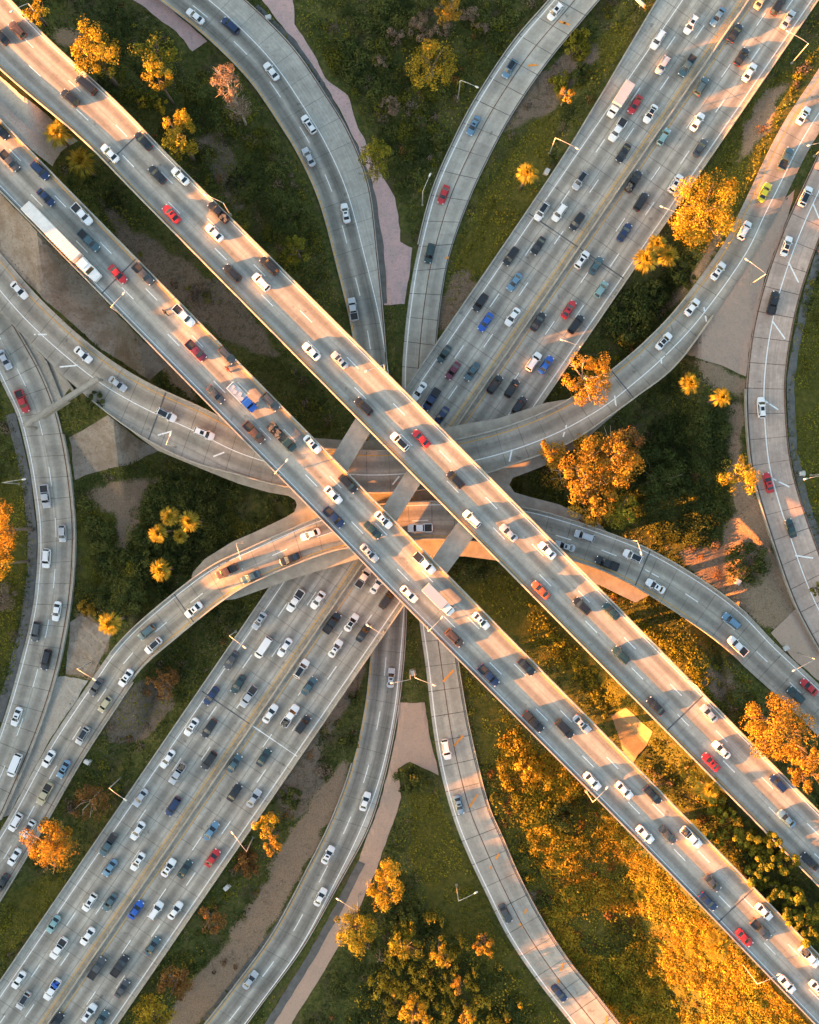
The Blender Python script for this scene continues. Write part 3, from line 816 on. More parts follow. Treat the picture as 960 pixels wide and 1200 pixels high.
# A and C: the curved flyovers
root, dk = bridge(A, 'curved upper flyover sweeping from the left edge to the top right', M['flyover'], 1.1, lambda i, m: (m - 1.2) / 4.4 if m < 5.6 else 1 + (m - 5.6) / 4.4, par=((0.17, 0.72), (0.22, 0.72)))
P = Paint()
P.run(A, 1.3, 'L', 0.2, 1); P.run(A, 5.7, 'L', 0.22)
for (x0, y0), (x1, y1) in (((775, 412), (775, 432)), ((825, 360), (828, 377)), ((720, 462), (722, 476)), ((600, 527), (597, 541)), ((664, 498), (660, 512)), ((250, 535), (263, 530)), ((185, 510), (203, 505)), ((40, 392), (55, 392)), ((70, 430), (92, 428)), ((460, 568), (468, 558))):
    P.seg(A, (x0, y0), (x1, y1), 0.34)
for q in ((728, 455), (180, 485)): P.across(A, *q, 0.35, 3)
P.build(dk)
piers(A, root, 22, 1.1, 6.0, 12, 0.17, 0.72, 0.8)
Cover = root
root, dk = bridge(C, 'curved lower flyover sweeping from the bottom left to the right edge', M['flyover'], 1.1, lambda i, m: (m - 1.0) / max(0.5, (C.wid[i] - 1.9) / 2), par=((0.28, 0.84), (0.28, 0.86)))
P = Paint()
P.run(C, 1.0, 'L'); P.run(C, 0.5, 'F', dash=(3.7, 11)); P.run(C, 0.9, 'R', 0.2, 1, 0.3, 0.8); P.run(C, 0.7, 'R', 0.15, 4, 0, 0.3)
for q in ((206, 707), (755, 660)): P.across(C, *q, 0.35, 3)
P.build(dk)
piers(C, root, 22, 1.1, 6.0, 16, 0.26, 0.84, 0.8)
# the flared concrete slab that joins both flyovers in the middle of the stack
plate = [(135, 489), (160, 510), (185, 528), (240, 551), (280, 567), (315, 577), (338, 581), (346, 586), (348, 592), (345, 600), (335, 606), (302, 622), (272, 635), (240, 655), (226, 671), (224, 680), (238, 697), (258, 704), (276, 702),
         (307, 691), (347, 677), (420, 655), (480, 651), (545, 652), (606, 660), (655, 672), (704, 686), (745, 706), (775, 690), (740, 650), (700, 612), (655, 591), (620, 582), (603, 577), (597, 568), (601, 560), (612, 556), (640, 545), (672, 527), (700, 503), (722, 484), (728, 478), (712, 460), (640, 472), (585, 490), (527, 500), (470, 515), (420, 517), (350, 512), (290, 497), (235, 490), (195, 505)]
def plate_mesh(name, pts, z, th, mat, parent):
    a_ = [W(x, y, z) for x, y in pts]
    bm = bmesh.new(); vs = [bm.verts.new(tuple(p)) for p in a_]; f = bm.faces.new(vs)
    if f.normal.z < 0: f.normal_flip()
    ex = bmesh.ops.extrude_face_region(bm, geom=[f]); bmesh.ops.translate(bm, verts=[v for v in ex['geom'] if isinstance(v, bmesh.types.BMVert)], vec=(0, 0, -th))
    bmesh.ops.recalc_face_normals(bm, faces=bm.faces[:])
    me = bpy.data.meshes.new(name); bm.to_mesh(me); bm.free(); me.materials.append(mat)
    return link(bpy.data.objects.new(name, me), parent)
pl = plate_mesh('flared_slab', plate, 8.85, 0.9, M['concrete'], Cover)

# ground-level ramps
def ramp(r, label, mat, uvf, thick=0.3):
    o = slab(r, 'ramp_road', mat, None, thick, uvf); tag(o, label, None, None, 'structure'); return o
ramp(T, 'dark streaked ramp curving from the bottom to the top left', M['dark'], lambda i, m: (m - 0.3) / 3.5)
P = Paint(); P.run(T, 0.35, 'L', 0.22, 1); P.run(T, 7.1, 'L', 0.2); P.run(T, 3.75, 'L', 0.18, dash=(4.5, 13)); P.run(T, 0.3, 'R', 0.25, 4); P.build(None, True)
ramp(E, 'pale slab ramp running down the middle with orange paint marks', M['pale'], lambda i, m: m / E.wid[i] * 2)
P = Paint(); P.run(E, 0.8, 'L', 0.24); P.run(E, 0.5, 'F', 0.22, 4); P.run(E, 0.25, 'R', 0.25, 3)
for a_, b_ in (((655, 25), (668, 29)), ((612, 77), (632, 76)), ((519, 799), (532, 785)), ((532, 874), (543, 862)), ((550, 946), (560, 931)), ((581, 1007), (585, 1000)), ((614, 1073), (617, 1065)), ((657, 1138), (661, 1128)), ((710, 1200), (712, 1190)), ((663, 25), (661, 28)), ((575, 1018), (574, 1014)), ((609, 1082), (612, 1088)), ((653, 1148), (656, 1152)), ((522, 302), (526, 302))):
    P.seg(E, a_, b_, 0.5, 2)
P.build(None, True)
ramp(B, 'pinkish slab ramp along the right edge', M['pink'], lambda i, m: m / B.wid[i] * 2.1)
P = Paint(); P.run(B, 0.45, 'F', 0.24); P.run(B, 0.25, 'L', 0.3, 4); P.run(B, 0.2, 'R', 0.3, 4)
for a_, b_ in (((924, 307), (936, 331)), ((905, 376), (920, 397)), ((897, 470), (912, 480)), ((906, 561), (926, 571)), ((932, 651), (953, 654)), ((953, 239), (960, 256))): P.seg(B, a_, b_, 0.34)
P.build(None, True)
ramp(L2, 'two lane warm grey ramp curving down the left edge', M['warm'], lambda i, m: (m - 0.7) / max(0.5, (L2.wid[i] - 1.2) / 2))
P = Paint(); P.run(L2, 0.75, 'L', 0.2); P.run(L2, 0.5, 'F', 0.18, dash=(4.5, 12)); P.run(L2, 0.5, 'R', 0.25, 4); P.build(None, True)

# low concrete walls beside ground ramps
def wall(r, ref, a, b, label, m0=-0.45, m1=-0.1, h=0.75, mat='parapet'):
    root = sweep(r, 'concrete_barrier', M[mat], None, ref, m0, m1, -0.6, h, a, b, 0.06)
    tag(root, label, 'barrier'); return root
wall(L2, 'R', 0.32, 0.86, 'low tan concrete barrier along the outer curve of the left ramp')
wall(B, 'L', 0.18, 0.5, 'rust streaked low barrier along the inner curve of the pink ramp')
wall(T, 'L', 0.02, 0.3, 'low concrete kerb wall along the inner edge of the lower ramp', h=0.35)
wall(E, 'L', 0.04, 0.3, 'low concrete kerb wall beside the pale ramp at the top', h=0.4)
wall(E, 'R', 0.62, 0.97, 'low concrete kerb wall beside the pale ramp at the bottom', h=0.35)
wall(C, 'R', 0.03, 0.27, 'low concrete barrier beside the lower flyover at the bottom left', h=0.6)

# portal beams that tie the twin decks together
for quad, lab in (([(416, 492), (434, 506), (410, 547), (392, 530)], 'topmost concrete portal beam between the twin decks'),
                  ([(476, 553), (492, 568), (468, 606), (452, 590)], 'middle concrete portal beam between the twin decks, at the stack centre'),
                  ([(537, 611), (555, 630), (527, 667), (510, 651)], 'portal beam between the twin decks just below the stack centre')):
    c = W(sum(q[0] for q in quad) / 4, sum(q[1] for q in quad) / 4, 16)
    root = empty('portal_frame', (0, 0, 0)); tag(root, lab, 'portal beam', 'portal beams between the twin decks')
    # lengthen under both decks
    q = [np.array(p, float) for p in quad]
    ax = ((q[0] + q[1]) - (q[3] + q[2])) / 2; ax /= np.linalg.norm(ax)
    q2 = [q[0] + ax * 50, q[1] + ax * 50, q[2] - ax * 50, q[3] - ax * 50]
    plate_mesh('beam', [tuple(p) for p in q2], 15.35, 2.3, M['concrete'], root)
    for e in ((q2[0] + q2[1]) / 2 - ax * 8, (q2[2] + q2[3]) / 2 + ax * 8):
        p = W(e[0], e[1], 12); g0 = float(terrain(p[0], p[1]))
        base = g0 - 0.4
        for rr in (A, C, F):
            j = rr.near(p[0], p[1])
            if np.linalg.norm(rr.C[j, :2] - p[:2]) < rr.wid[j] / 2 + 0.8: base = max(base, rr.C[j, 2] - 0.3)
        mb = MB(); mb.tube([(p[0], p[1], base), (p[0], p[1], 13.04)], [1.1, 1.1], 14); mb.build('column', M['concrete'], root)

# ------------------------------------------------------------------ plants
LEAF = {
    'gold': leaf_mat('sun_gilded_leaves', [(0.0, (0.12, 0.09, 0.012)), (0.45, (0.33, 0.225, 0.018)), (0.8, (0.50, 0.345, 0.03)), (1.0, (0.58, 0.42, 0.06))]),  # low sun's gold put into the colour of greener foliage
    'orange': leaf_mat('sun_orange_leaves', [(0.0, (0.12, 0.07, 0.014)), (0.5, (0.36, 0.20, 0.022)), (1.0, (0.52, 0.31, 0.035))]),  # orange sunlight put into the leaf colour
    'rust': leaf_mat('rusty_leaves', [(0.0, (0.08, 0.045, 0.022)), (0.5, (0.22, 0.105, 0.03)), (1.0, (0.36, 0.18, 0.05))]),
    'lime': leaf_mat('yellow_green_leaves', [(0.0, (0.055, 0.06, 0.010)), (0.5, (0.19, 0.175, 0.016)), (1.0, (0.38, 0.32, 0.035))]),
    'green': leaf_mat('dark_green_leaves', [(0.0, (0.024, 0.036, 0.011)), (0.5, (0.07, 0.088, 0.02)), (1.0, (0.16, 0.165, 0.038))]),
    'bare': leaf_mat('dry_twigs', [(0.0, (0.13, 0.09, 0.065)), (0.5, (0.24, 0.17, 0.12)), (1.0, (0.38, 0.26, 0.17))]),
    'palm': leaf_mat('palm_fronds', [(0.0, (0.07, 0.065, 0.012)), (0.5, (0.31, 0.225, 0.02)), (1.0, (0.55, 0.42, 0.06))]),
}
def leaf_quads(P, size, rng, up=0.35, out=None):
    """random small leaf sprays at points P, facing roughly along out when it is given"""
    n = len(P); nrm = rng.normal(size=(n, 3))
    if out is not None: nrm = nrm * 0.42 + out
    else: nrm[:, 2] = np.abs(nrm[:, 2])
    nrm[:, 2] += up
    nrm /= np.linalg.norm(nrm, axis=1)[:, None]
    a_ = np.cross(nrm, rng.normal(size=(n, 3))); a_ /= np.linalg.norm(a_, axis=1)[:, None]
    b_ = np.cross(nrm, a_)
    s = (size * rng.uniform(0.55, 1.35, n))[:, None]
    w = s * rng.uniform(0.45, 0.8, n)[:, None]
    return np.stack([P - a_ * s * .5, P + b_ * w * .5, P + a_ * s * .5, P - b_ * w * .5], 1)

def crown_points(R, hgt, nclump, nleaf, rng, lean=(0, 0), hole=0.0):
    pts = []; tint = []; outs = []
    for k in range(nclump):
        th = rng.uniform(0, 2 * math.pi); rr = R * math.sqrt(rng.uniform(0.0, 1.0)) * 0.86
        fz_ = math.sqrt(max(0.05, 1 - (rr / R) ** 2))
        z = hgt * (0.5 + fz_ * rng.uniform(-0.42, 0.5))
        c = np.array([rr * math.cos(th), rr * math.sin(th), z])
        cr_ = R * rng.uniform(0.16, 0.34)
        m = int(nleaf / nclump * rng.uniform(0.5, 1.5))
        d = rng.normal(size=(m, 3)); d /= np.linalg.norm(d, axis=1)[:, None]
        p = c + d * (cr_ * rng.uniform(0.35, 1.0, m) ** 0.6)[:, None] * np.array([1, 1, 0.75])
        base = rng.uniform(0.25, 0.75)
        pts.append(p); tint.append(np.clip(base + rng.normal(0, 0.13, m), 0, 1)); outs.append(d * .75 + (c - np.array([0, 0, hgt * .4])) / max(R, 1) * .35)
    return np.vstack(pts), np.concatenate(tint), np.vstack(outs)

PLANTS = []
def tree(px, py, r, kind, height, label, group=None, name='tree', density=1.0, sx=1.0, sy=1.0, bark='bark', nclump=None, root_at=None):
    """px,py,r: the crown as seen; height: metres to the top of the crown"""
    rng = np.random.default_rng(int(px * 131 + py * 17))
    z = 0.5
    g = WG(px, py)
    R0 = r * MPP * (CAM_H - 8) / CAM_H
    zt = g[2] + height - 0.5 * min(height * 0.75, R0 * 1.9) if name != 'bush' else g[2] + height * .5
    p = W(px, py, zt)
    g0 = float(terrain(p[0], p[1])); zt += g0 - g[2]; p = W(px, py, zt)
    g0 = float(terrain(p[0], p[1]))
    root = empty(name, (p[0], p[1], g0)); tag(root, label, 'bush' if name == 'bush' else 'tree', group)
    R = r * MPP * (CAM_H - zt) / CAM_H * (1.14 if name != 'bush' else 1.05)
    ch = min(height * 0.75, R * 1.9) if name != 'bush' else height
    zb = height - ch
    n = int(density * 130 * R ** 2 + 200)
    P_, t_, o_ = crown_points(R, ch, nclump or int(9 + 2.6 * R * R ** 0.4), n, rng)
    P_[:, 0] *= sx; P_[:, 1] *= sy; P_[:, 2] += zb
    size = 0.46 if R > 2.2 else 0.36
    if kind == 'bare': size = 0.34
    q = leaf_quads(P_, size, rng, .15, o_)
    mb = MB()
    if name != 'bush':
        tr = 0.10 + R * 0.05
        top = zb + ch * 0.55
        mb.tube([(0, 0, -0.3), (rng.normal() * .15, rng.normal() * .15, zb * .5 + .3), (rng.normal() * .3, rng.normal() * .3, top)], [tr * 1.4, tr, tr * .45], 8)
        for k in range(7 if kind != 'bare' else 14):
            th = rng.uniform(0, 2 * math.pi); rr = R * rng.uniform(.45, .9); st = zb * .55 + (top - zb * .55) * rng.uniform(0.1, .9)
            e = np.array([rr * math.cos(th) * sx, rr * math.sin(th) * sy, zb + ch * rng.uniform(.45, .95)])
            s_ = np.array([0, 0, st]); mid = s_ * .45 + e * .55 + np.array([rng.normal() * .3, rng.normal() * .3, .4])
            mb.tube([s_, mid, e], [tr * .5, tr * .3, tr * .08], 6)
            if kind in ('bare', 'orange'):
                for _ in range(3):
                    e2 = mid + (e - mid) * rng.uniform(.2, .8) + rng.normal(size=3) * R * .22
                    mb.tube([mid + (e - mid) * .2, e2], [tr * .18, tr * .05], 5)
        mb.build('trunk', M[bark], root, True)
        fast_quads('crown', q, LEAF[kind], root, t_)
    else:
        for k in range(6):
            th = rng.uniform(0, 2 * math.pi); mb.tube([(0, 0, -.2), (math.cos(th) * R * .5, math.sin(th) * R * .5, height * .6)], [.09, .03], 5)
        mb.build('stem', M['bark'], root, True)
        fast_quads('foliage', q, LEAF[kind], root, t_)
    PLANTS.append((p[0], p[1], R))
    return root

def palm(px, py, r, height, label, group='fan palms', kind='palm'):
    rng = np.random.default_rng(int(px * 31 + py * 7))
    g = WG(px, py); zt = g[2] + height
    p = W(px, py, zt); g0 = float(terrain(p[0], p[1]))
    root = empty('palm_tree', (p[0], p[1], g0)); tag(root, label, 'palm tree', group)
    R = r * MPP * (CAM_H - zt) / CAM_H
    mb = MB(); lx, ly = rng.normal() * .3, rng.normal() * .3
    mb.tube([(lx, ly, -.3), (lx * .6, ly * .6, height * .4), (0, 0, height - .1)], [.34, .25, .2], 9)
    mb.build('trunk', M['bark'], root, True)
    V = []; tint = []
    for k in range(64):
        th = k * 2.39996 + rng.normal() * .12
        el = rng.uniform(.95, 1.5) if k < 22 else rng.uniform(.35, .95) if k < 40 else rng.uniform(-.35, .35)
        if k >= 46: th = (k - 46) * 2 * math.pi / 18 + rng.normal() * .08
        d = np.array([math.cos(th) * math.cos(el), math.sin(th) * math.cos(el), math.sin(el)])
        side = np.array([-math.sin(th), math.cos(th), 0]); up = np.cross(side, d); up *= -1 if up[2] < 0 else 1
        Lp = R * (rng.uniform(.2, .35) if k < 46 else rng.uniform(.4, .55))
        base = np.array([0, 0, height]); tip = base + d * Lp
        tv = np.clip(0.5 + 0.22 * el + rng.normal() * .18, 0, 1)
        V.append([base - side * .05, base + side * .05, tip + side * .04, tip - side * .04]); tint.append(tv * .6)
        nb = 8 if k < 46 else 5
        for b in range(nb):                                  # the fan of blades
            a_ = (b / (nb - 1) - .5) * (1.5 if k < 46 else .55)
            bd = d * math.cos(a_) + side * math.sin(a_)
            l = R * .68 * rng.uniform(.75, 1.1) * (1 - .2 * abs(a_))
            e = tip + bd * l + np.array([0, 0, -l * .35 * math.cos(el)]); m_ = tip + bd * l * .5 + up * .05
            w = np.cross(bd, up); w /= np.linalg.norm(w)
            V.append([tip, m_ + w * .10, e, m_ - w * .10]); tint.append(np.clip(tv + rng.normal() * .14, 0, 1))
    fast_quads('crown', np.array(V), LEAF[kind], root, tint)
    PLANTS.append((p[0], p[1], 1.0))
    return root

# trees, many leaves coloured as if sunlit, each described by what stands by it
TG = 'autumn coloured trees on the verges'
tree(111, 62, 26, 'gold', 23, 'tall golden tree beside the upper deck at the top left', TG, sy=1.25, sx=.9)
tree(183, 66, 25, 'lime', 19, 'thin olive tree behind the tall golden one, gaps in its crown', TG, density=.55)
tree(184, 88, 16, 'gold', 20, 'small golden tree under the thin olive tree', TG, density=.8)
tree(209, 157, 21, 'gold', 22, 'rounded golden tree right beside the deck parapet, above white sedan', TG, sy=1.25, sx=.85)
tree(266, 98, 19, 'bare', 20, 'pinkish dry tree inside the top left ramp curve, catching sunlight', TG, density=1.0, bark='palebark')
tree(279, 124, 15, 'bare', 15, 'grey leafless tree below the pinkish dry tree', TG, density=.6, bark='palebark')
tree(440, 188, 20, 'lime', 13, 'yellow green tree standing over the pink path', TG, sy=1.3, sx=.85, density=.8)
tree(507, 78, 26, 'gold', 11, 'golden tree with spread limbs between the two top ramps', TG, density=.6, sy=1.1)
tree(525, 10, 15, 'orange', 9, 'orange tree cut by the top edge of the photo', TG, density=.7)
tree(826, 247, 37, 'gold', 16, 'largest golden tree, beside the freeway near the right ramps', TG, sy=1.1)
tree(688, 443, 26, 'orange', 19, 'orange tree with white branches between freeway and flyover', TG, sy=1.2, bark='palebark', density=.95)
tree(676, 548, 36, 'orange', 20, 'broad orange tree at the inner corner of the flyovers', TG, bark='palebark')
tree(714, 540, 32, 'orange', 20.5, 'second broad orange tree touching the flyover parapet', TG, bark='palebark')
tree(736, 520, 18, 'rust', 18, 'small russet tree at the edge of the broad orange pair', TG, density=.7)
tree(727, 600, 20, 'lime', 16, 'yellow green tree beside the lower flyover below orange pair', TG)
tree(695, 588, 27, 'orange', 19, 'orange tree lowest in the broad orange group at the flyovers', TG)
tree(645, 528, 14, 'orange', 17, 'small orange tree leaning over the upper flyover edge', TG)
tree(768, 562, 34, 'green', 9, 'dark green leafy tree in the shade beside the orange pair', TG)
tree(866, 556, 22, 'gold', 15, 'golden tree leaning over the pink ramp with the red sedan', TG, density=.7)
tree(911, 852, 37, 'orange', 17, 'large russet tree between the upper deck and lower flyover', TG, density=.9)
tree(946, 900, 20, 'orange', 16, 'orange tree at the right edge below the large russet one', TG, sy=1.2)
tree(312, 968, 13, 'gold', 14, 'small golden tree beside the freeway next to a street lamp', TG)
tree(319, 990, 11, 'orange', 13, 'small orange tree just below the golden one by the lamp', TG)
tree(56, 995, 28, 'orange', 19, 'bright orange tree beside the freeway at the bottom left', TG, sy=1.15)
tree(190, 800, 19, 'rust', 7, 'russet scrubby tree between lower flyover and freeway', TG, density=.6)
tree(106, 940, 20, 'rust', 8, 'brown scrubby tree beside the freeway, above the bright orange tree', TG, density=.6, bark='palebark')
tree(451, 1038, 22, 'gold', 16, 'golden cone shaped tree beside the tan path', TG, sy=1.15)
tree(415, 1090, 23, 'lime', 16, 'yellow green round tree on the tan path edge', TG, sy=1.1)
tree(568, 1107, 12, 'orange', 8, 'small orange tree left of the pale ramp at the bottom', TG)
tree(476, 1110, 18, 'lime', 9, 'ragged yellow green tree in the bottom thicket', TG, density=.7)
tree(487, 1188, 18, 'gold', 10, 'golden tree cut by the bottom edge in the thicket', TG, density=.7)
tree(547, 1190, 11, 'gold', 9, 'little golden tree by the bottom edge near the pale ramp', TG)
tree(515, 1118, 13, 'gold', 8, 'narrow golden tree in the middle of the bottom thicket', TG, density=.6, sy=1.5)
tree(538, 1155, 9, 'orange', 8, 'tiny orange tree above the little golden one', TG, density=.6)
tree(206, 1152, 20, 'rust', 8, 'russet tree beside the freeway at the bottom', TG, density=.7)
tree(247, 1076, 16, 'rust', 7, 'thin russet tree beside the freeway, above bare tan earth', TG, density=.5)
tree(180, 1190, 22, 'gold', 10, 'golden tree at the bottom edge beside the freeway', TG)
tree(2, 622, 22, 'orange', 24, 'bright orange tree cut by the left edge', TG, sy=1.5, sx=.75)
tree(0, 662, 15, 'gold', 21, 'golden tree cut by the left edge just under the orange one', TG)
tree(3, 700, 17, 'bare', 8, 'grey green tree cut by the left edge below the orange one', TG)
tree(663, 112, 10, 'orange', 8, 'small pinkish tree between the pale ramp and freeway', TG, density=.5, bark='palebark')
tree(640, 590, 12, 'green', 7, 'little green tree at the rounded corner of the flared slab', TG)
tree(336, 250, 26, 'green', 11, 'dark green tree between the deck and the top left ramp', TG)
tree(347, 292, 16, 'lime', 11, 'olive tree below the dark green one beside the deck', TG, density=.7)
tree(42, 12, 14, 'gold', 10, 'small golden tree at the top edge beside a lamp', TG, density=.7)
tree(810, 903, 13, 'gold', 9, 'golden tree behind the red sedan on the upper deck', TG, sy=1.2)
tree(958, 690, 8, 'lime', 3, 'tiny green tree on the pink ramp verge', TG)

BG = 'bushes on the verges'
HG = 'round bushes between the twin decks'
for x, y, r, lab in ((838, 983, 11, 'round yellow green bush at the top of the row between the decks'), (858, 978, 11, 'small round bush touching the lower deck parapet'), (876, 984, 14, 'round bush beside the olive sedan deck, upper part of row'),
                     (894, 1004, 16, 'big round bush in the middle of the hedge row between decks'), (908, 986, 12, 'golden round bush on the upper deck side of the row'), (922, 1012, 15, 'large round bush close to the upper deck parapet'),
                     (884, 1026, 12, 'small round bush on the lower deck side of the row'), (905, 1044, 15, 'round bush below the big one in the hedge row'), (930, 1046, 14, 'round bush beside the dark sedan on the upper deck'),
                     (927, 1074, 14, 'round bush next to the lower deck parapet near a white sedan'), (950, 1070, 14, 'dark round bush near the right edge between decks'), (948, 1100, 13, 'last round bush at the bottom of the hedge row'), (838, 940, 15, 'golden bush below the red sedan on the upper deck'),
                     (852, 958, 12, 'golden bush at the narrow end of the hedge row')):
    tree(x, y, r, 'lime', 6.5, lab, HG, 'bush', 2.2)
for x, y, r, k, h, lab in ((740, 372, 30, 'green', 4.5, 'large dark green bush below the two yellow palms'), (768, 345, 16, 'green', 4, 'dark bush under the freeway side palms'), (801, 318, 19, 'green', 5, 'dark green bush below the largest golden tree'),
                        (876, 662, 27, 'green', 2.2, 'low dome shaped dark bush on tan earth beside the pink ramp'), (655, 95, 15, 'lime', 2.5, 'green bush above the small pinkish tree'), (678, 52, 19, 'lime', 2.5, 'wide green bush beside the pale ramp at the top'), (683, 88, 14, 'green', 2, 'green bush between the pinkish tree and the freeway'),
                        (463, 42, 11, 'bare', 4, 'brown rounded bush left of the top centre thicket'), (456, 124, 13, 'bare', 4, 'brown bush above the yellow green path tree'), (494, 34, 17, 'bare', 5, 'grey brown bush above the spread golden tree'), (448, 74, 9, 'bare', 3, 'small brown bush in the dark ivy at the top'),
                        (550, 19, 12, 'bare', 4, 'grey brown bush right of the orange tree at the top edge'), (566, 33, 8, 'bare', 3, 'small brown bush near the pale ramp at the top'), (518, 32, 12, 'bare', 4, 'brown bush between the orange tree and golden tree'),
                        (165, 120, 8, 'gold', 3, 'little golden bush beside the deck, left of its pair'), (190, 125, 9, 'gold', 3, 'little golden bush touching the rounded golden tree'),
                        (104, 714, 12, 'orange', 3.5, 'orange bush beside the palm on the left lot'), (150, 700, 22, 'green', 3.5, 'dark green bush right of the left lot palm'), (170, 650, 26, 'green', 3.5, 'dark green bush above the single palm'), (205, 645, 20, 'green', 3.5, 'dark green bush below the palm cluster'), (232, 590, 24, 'green', 3.5, 'dark green bush right of the palm cluster'),
                        (185, 585, 20, 'green', 3, 'dark green bush above the palm cluster'), (660, 955, 20, 'green', 4, 'dark green bush amid bright orange ground cover'), (620, 900, 16, 'gold', 3.5, 'golden bush at the top of the orange slope'), (417, 818, 9, 'green', 2.0, 'dark bush squeezed between freeway and lower ramp'), (412, 870, 10, 'green', 2, 'small dark bush beside the yellow line of the lower ramp'),
                        (480, 915, 18, 'green', 3, 'dark green bush at the foot of the tan pavement tongue'), (470, 1075, 20, 'green', 3.5, 'dark bush below the golden cone shaped tree'), (110, 470, 12, 'green', 3, 'dark bush below the overhead sign gantry'), (340, 935, 14, 'green', 3, 'dark bush between freeway and bare tan earth'),
                        (290, 1010, 18, 'rust', 3, 'brown bush beside the freeway lamp, above the tan earth'), (800, 560, 24, 'green', 3, 'dark green bush in the shaded hollow at right'), (835, 600, 20, 'green', 2.5, 'dark bush above the bare tan earth at right')):
    tree(x, y, r, k, h, lab, BG, 'bush', 1.1 if k != 'bare' else .8)
for x, y, r, h, lab in ((60, 148, 17, 8, 'upper of two fan palms on the paved median between the decks'), (88, 181, 18, 10, 'lower of two fan palms on the paved median between the decks'), (618, 203, 13, 12, 'lone fan palm beside the freeway near a lamp'),
                        (757, 304, 15, 11, 'fan palm touching the freeway edge below the largest golden tree'), (783, 300, 13, 11, 'fan palm between freeway palm and largest golden tree'), (817, 446, 13, 12, 'upper of two fan palms under the right flyover end'), (845, 466, 12, 12, 'lower of two fan palms under the right flyover end'),
                        (199, 605, 12, 17, 'topmost fan palm in the left cluster'), (222, 611, 13, 17, 'rightmost fan palm in the left cluster'), (185, 625, 11, 16, 'leftmost fan palm in the left cluster'), (211, 628, 9, 10, 'dull green small fan palm at the foot of the left cluster'),
                        (188, 668, 13, 16, 'single fan palm below the left cluster'), (130, 730, 14, 16, 'fan palm beside the grey lot at left'), (832, 925, 16, 6, 'fan palm beside the upper deck below the red sedan'), (841, 1110, 17, 5, 'fan palm amid orange ground cover below the lower deck'), (770, 286, 12, 11, 'small fan palm above the freeway edge pair')):
    palm(x, y, r, h, lab)

# ground cover: nobody could count it
def cover(name, label, kind, n, polys, size, hmax, seed, dens_noise=9.0, thr=0.35, avoid=0.6, only=None):
    rng = np.random.default_rng(seed)
    if polys is None: bx = (-20, -20, 980, 1220)
    else:
        allp = [q for p in polys for q in p]; bx = (min(q[0] for q in allp), min(q[1] for q in allp), max(q[0] for q in allp), max(q[1] for q in allp))
    px = rng.uniform(bx[0], bx[2], n); py = rng.uniform(bx[1], bx[3], n)
    k = np.ones(n, bool)
    if polys is not None:
        k = np.zeros(n, bool)
        for p in polys: k |= in_poly(px, py, p)
    x, y = (px - 480) * MPP, (600 - py) * MPP
    for _ in range(3):
        z = terrain(x, y); kk = MPP * (CAM_H - z) / CAM_H; x, y = (px - 480) * kk, (600 - py) * kk
    k &= vnoise(x, y, dens_noise, seed + 3) * .6 + vnoise(x, y, dens_noise / 4, seed + 4) * .4 > thr
    for p in (POCKETS if polys is not None and polys is LITSLOPE else ()): k &= ~in_poly(px, py, p)
    cl = classes(px, py)
    if only is not None: k &= np.isin(cl, only)
    x, y, px, py = x[k], y[k], px[k], py[k]
    # keep off every paved surface
    i = np.clip(np.searchsorted(GX, x), 0, len(GX) - 1); j = np.clip(np.searchsorted(GY, y), 0, len(GY) - 1)
    lab_ = ROADMASK[i, j]; ok = ~lab_
    for p in PAVED: ok &= ~in_poly(px, py, p)
    x, y = x[ok], y[ok]; z = terrain(x, y)
    hn = vnoise(x, y, 2.6, seed + 9)
    P_ = np.stack([x, y, z + 0.05 + hmax * hn * rng.uniform(0.1, 1.0, len(x))], 1)
    q = leaf_quads(P_, size, rng, 0.6)
    t = np.clip(0.15 + 0.6 * vnoise(x, y, 5, seed + 12) + rng.normal(0, .08, len(x)), 0, 1)
    o = fast_quads(name, q, LEAF[kind], None, t); tag(o, label, None, None, 'stuff')
    return o
ROADMASK = np.zeros(XX.shape, bool)
rm = np.zeros(gx.shape, bool)
for k in ('T', 'E', 'L2', 'B'): rm |= FIELD[k][0] < 0.7
rm |= (FIELD['F'][0] < 0.5)
rm |= (FIELD['A'][0] < 0.6) & ((gx > 58) | (gx < -58))
rm |= (FIELD['C'][0] < 0.6) & ((gx > 64) | (gx < -56))
rm |= (FIELD['D1'][0] < 0.2) | (FIELD['D2'][0] < 0.2)
ROADMASK[near] = rm
PAVED = [[(714, 836), (734, 826), (768, 858), (742, 902), (724, 868)], [(298, -10), (345, -10), (350, 30), (420, 130), (470, 240), (486, 292), (478, 358), (448, 360), (436, 225), (380, 100)],
         [(465, 820), (500, 820), (516, 910), (480, 895), (470, 940), (450, 1005), (404, 1104), (342, 1210), (296, 1215), (420, 990)],
         [(800, 412), (935, 215), (925, 265), (876, 445)], [(900, 742), (938, 705), (990, 790), (990, 835)], [(80, 510), (127, 485), (188, 528), (86, 564)],
         [(-25, 295), (-18, 212), (0, 222), (120, 345), (200, 428), (176, 450), (52, 356)], [(146, -8), (184, -8), (245, 48), (226, 62), (178, 17)], [(64, 790), (108, 795), (10, 960), (-15, 970)], [(80, 730), (98, 718), (134, 742), (108, 792), (76, 792)], [(-30, 58), (95, 165), (62, 198), (-30, 112)],
         [(18, 385), (88, 452), (66, 480)]]
POCKETS = [[(668, 1082), (700, 1066), (742, 1072), (748, 1104), (715, 1122), (684, 1116)], [(640, 938), (690, 935), (712, 960), (690, 985), (655, 975)], [(552, 880), (585, 905), (610, 965), (650, 1060), (632, 1066), (592, 1000), (566, 940)], [(780, 1150), (830, 1165), (835, 1190), (790, 1185)], [(690, 1010), (740, 1015), (735, 1030), (688, 1028)]]  # dark hollows of the slope; darker shrubs here partly paint their shade
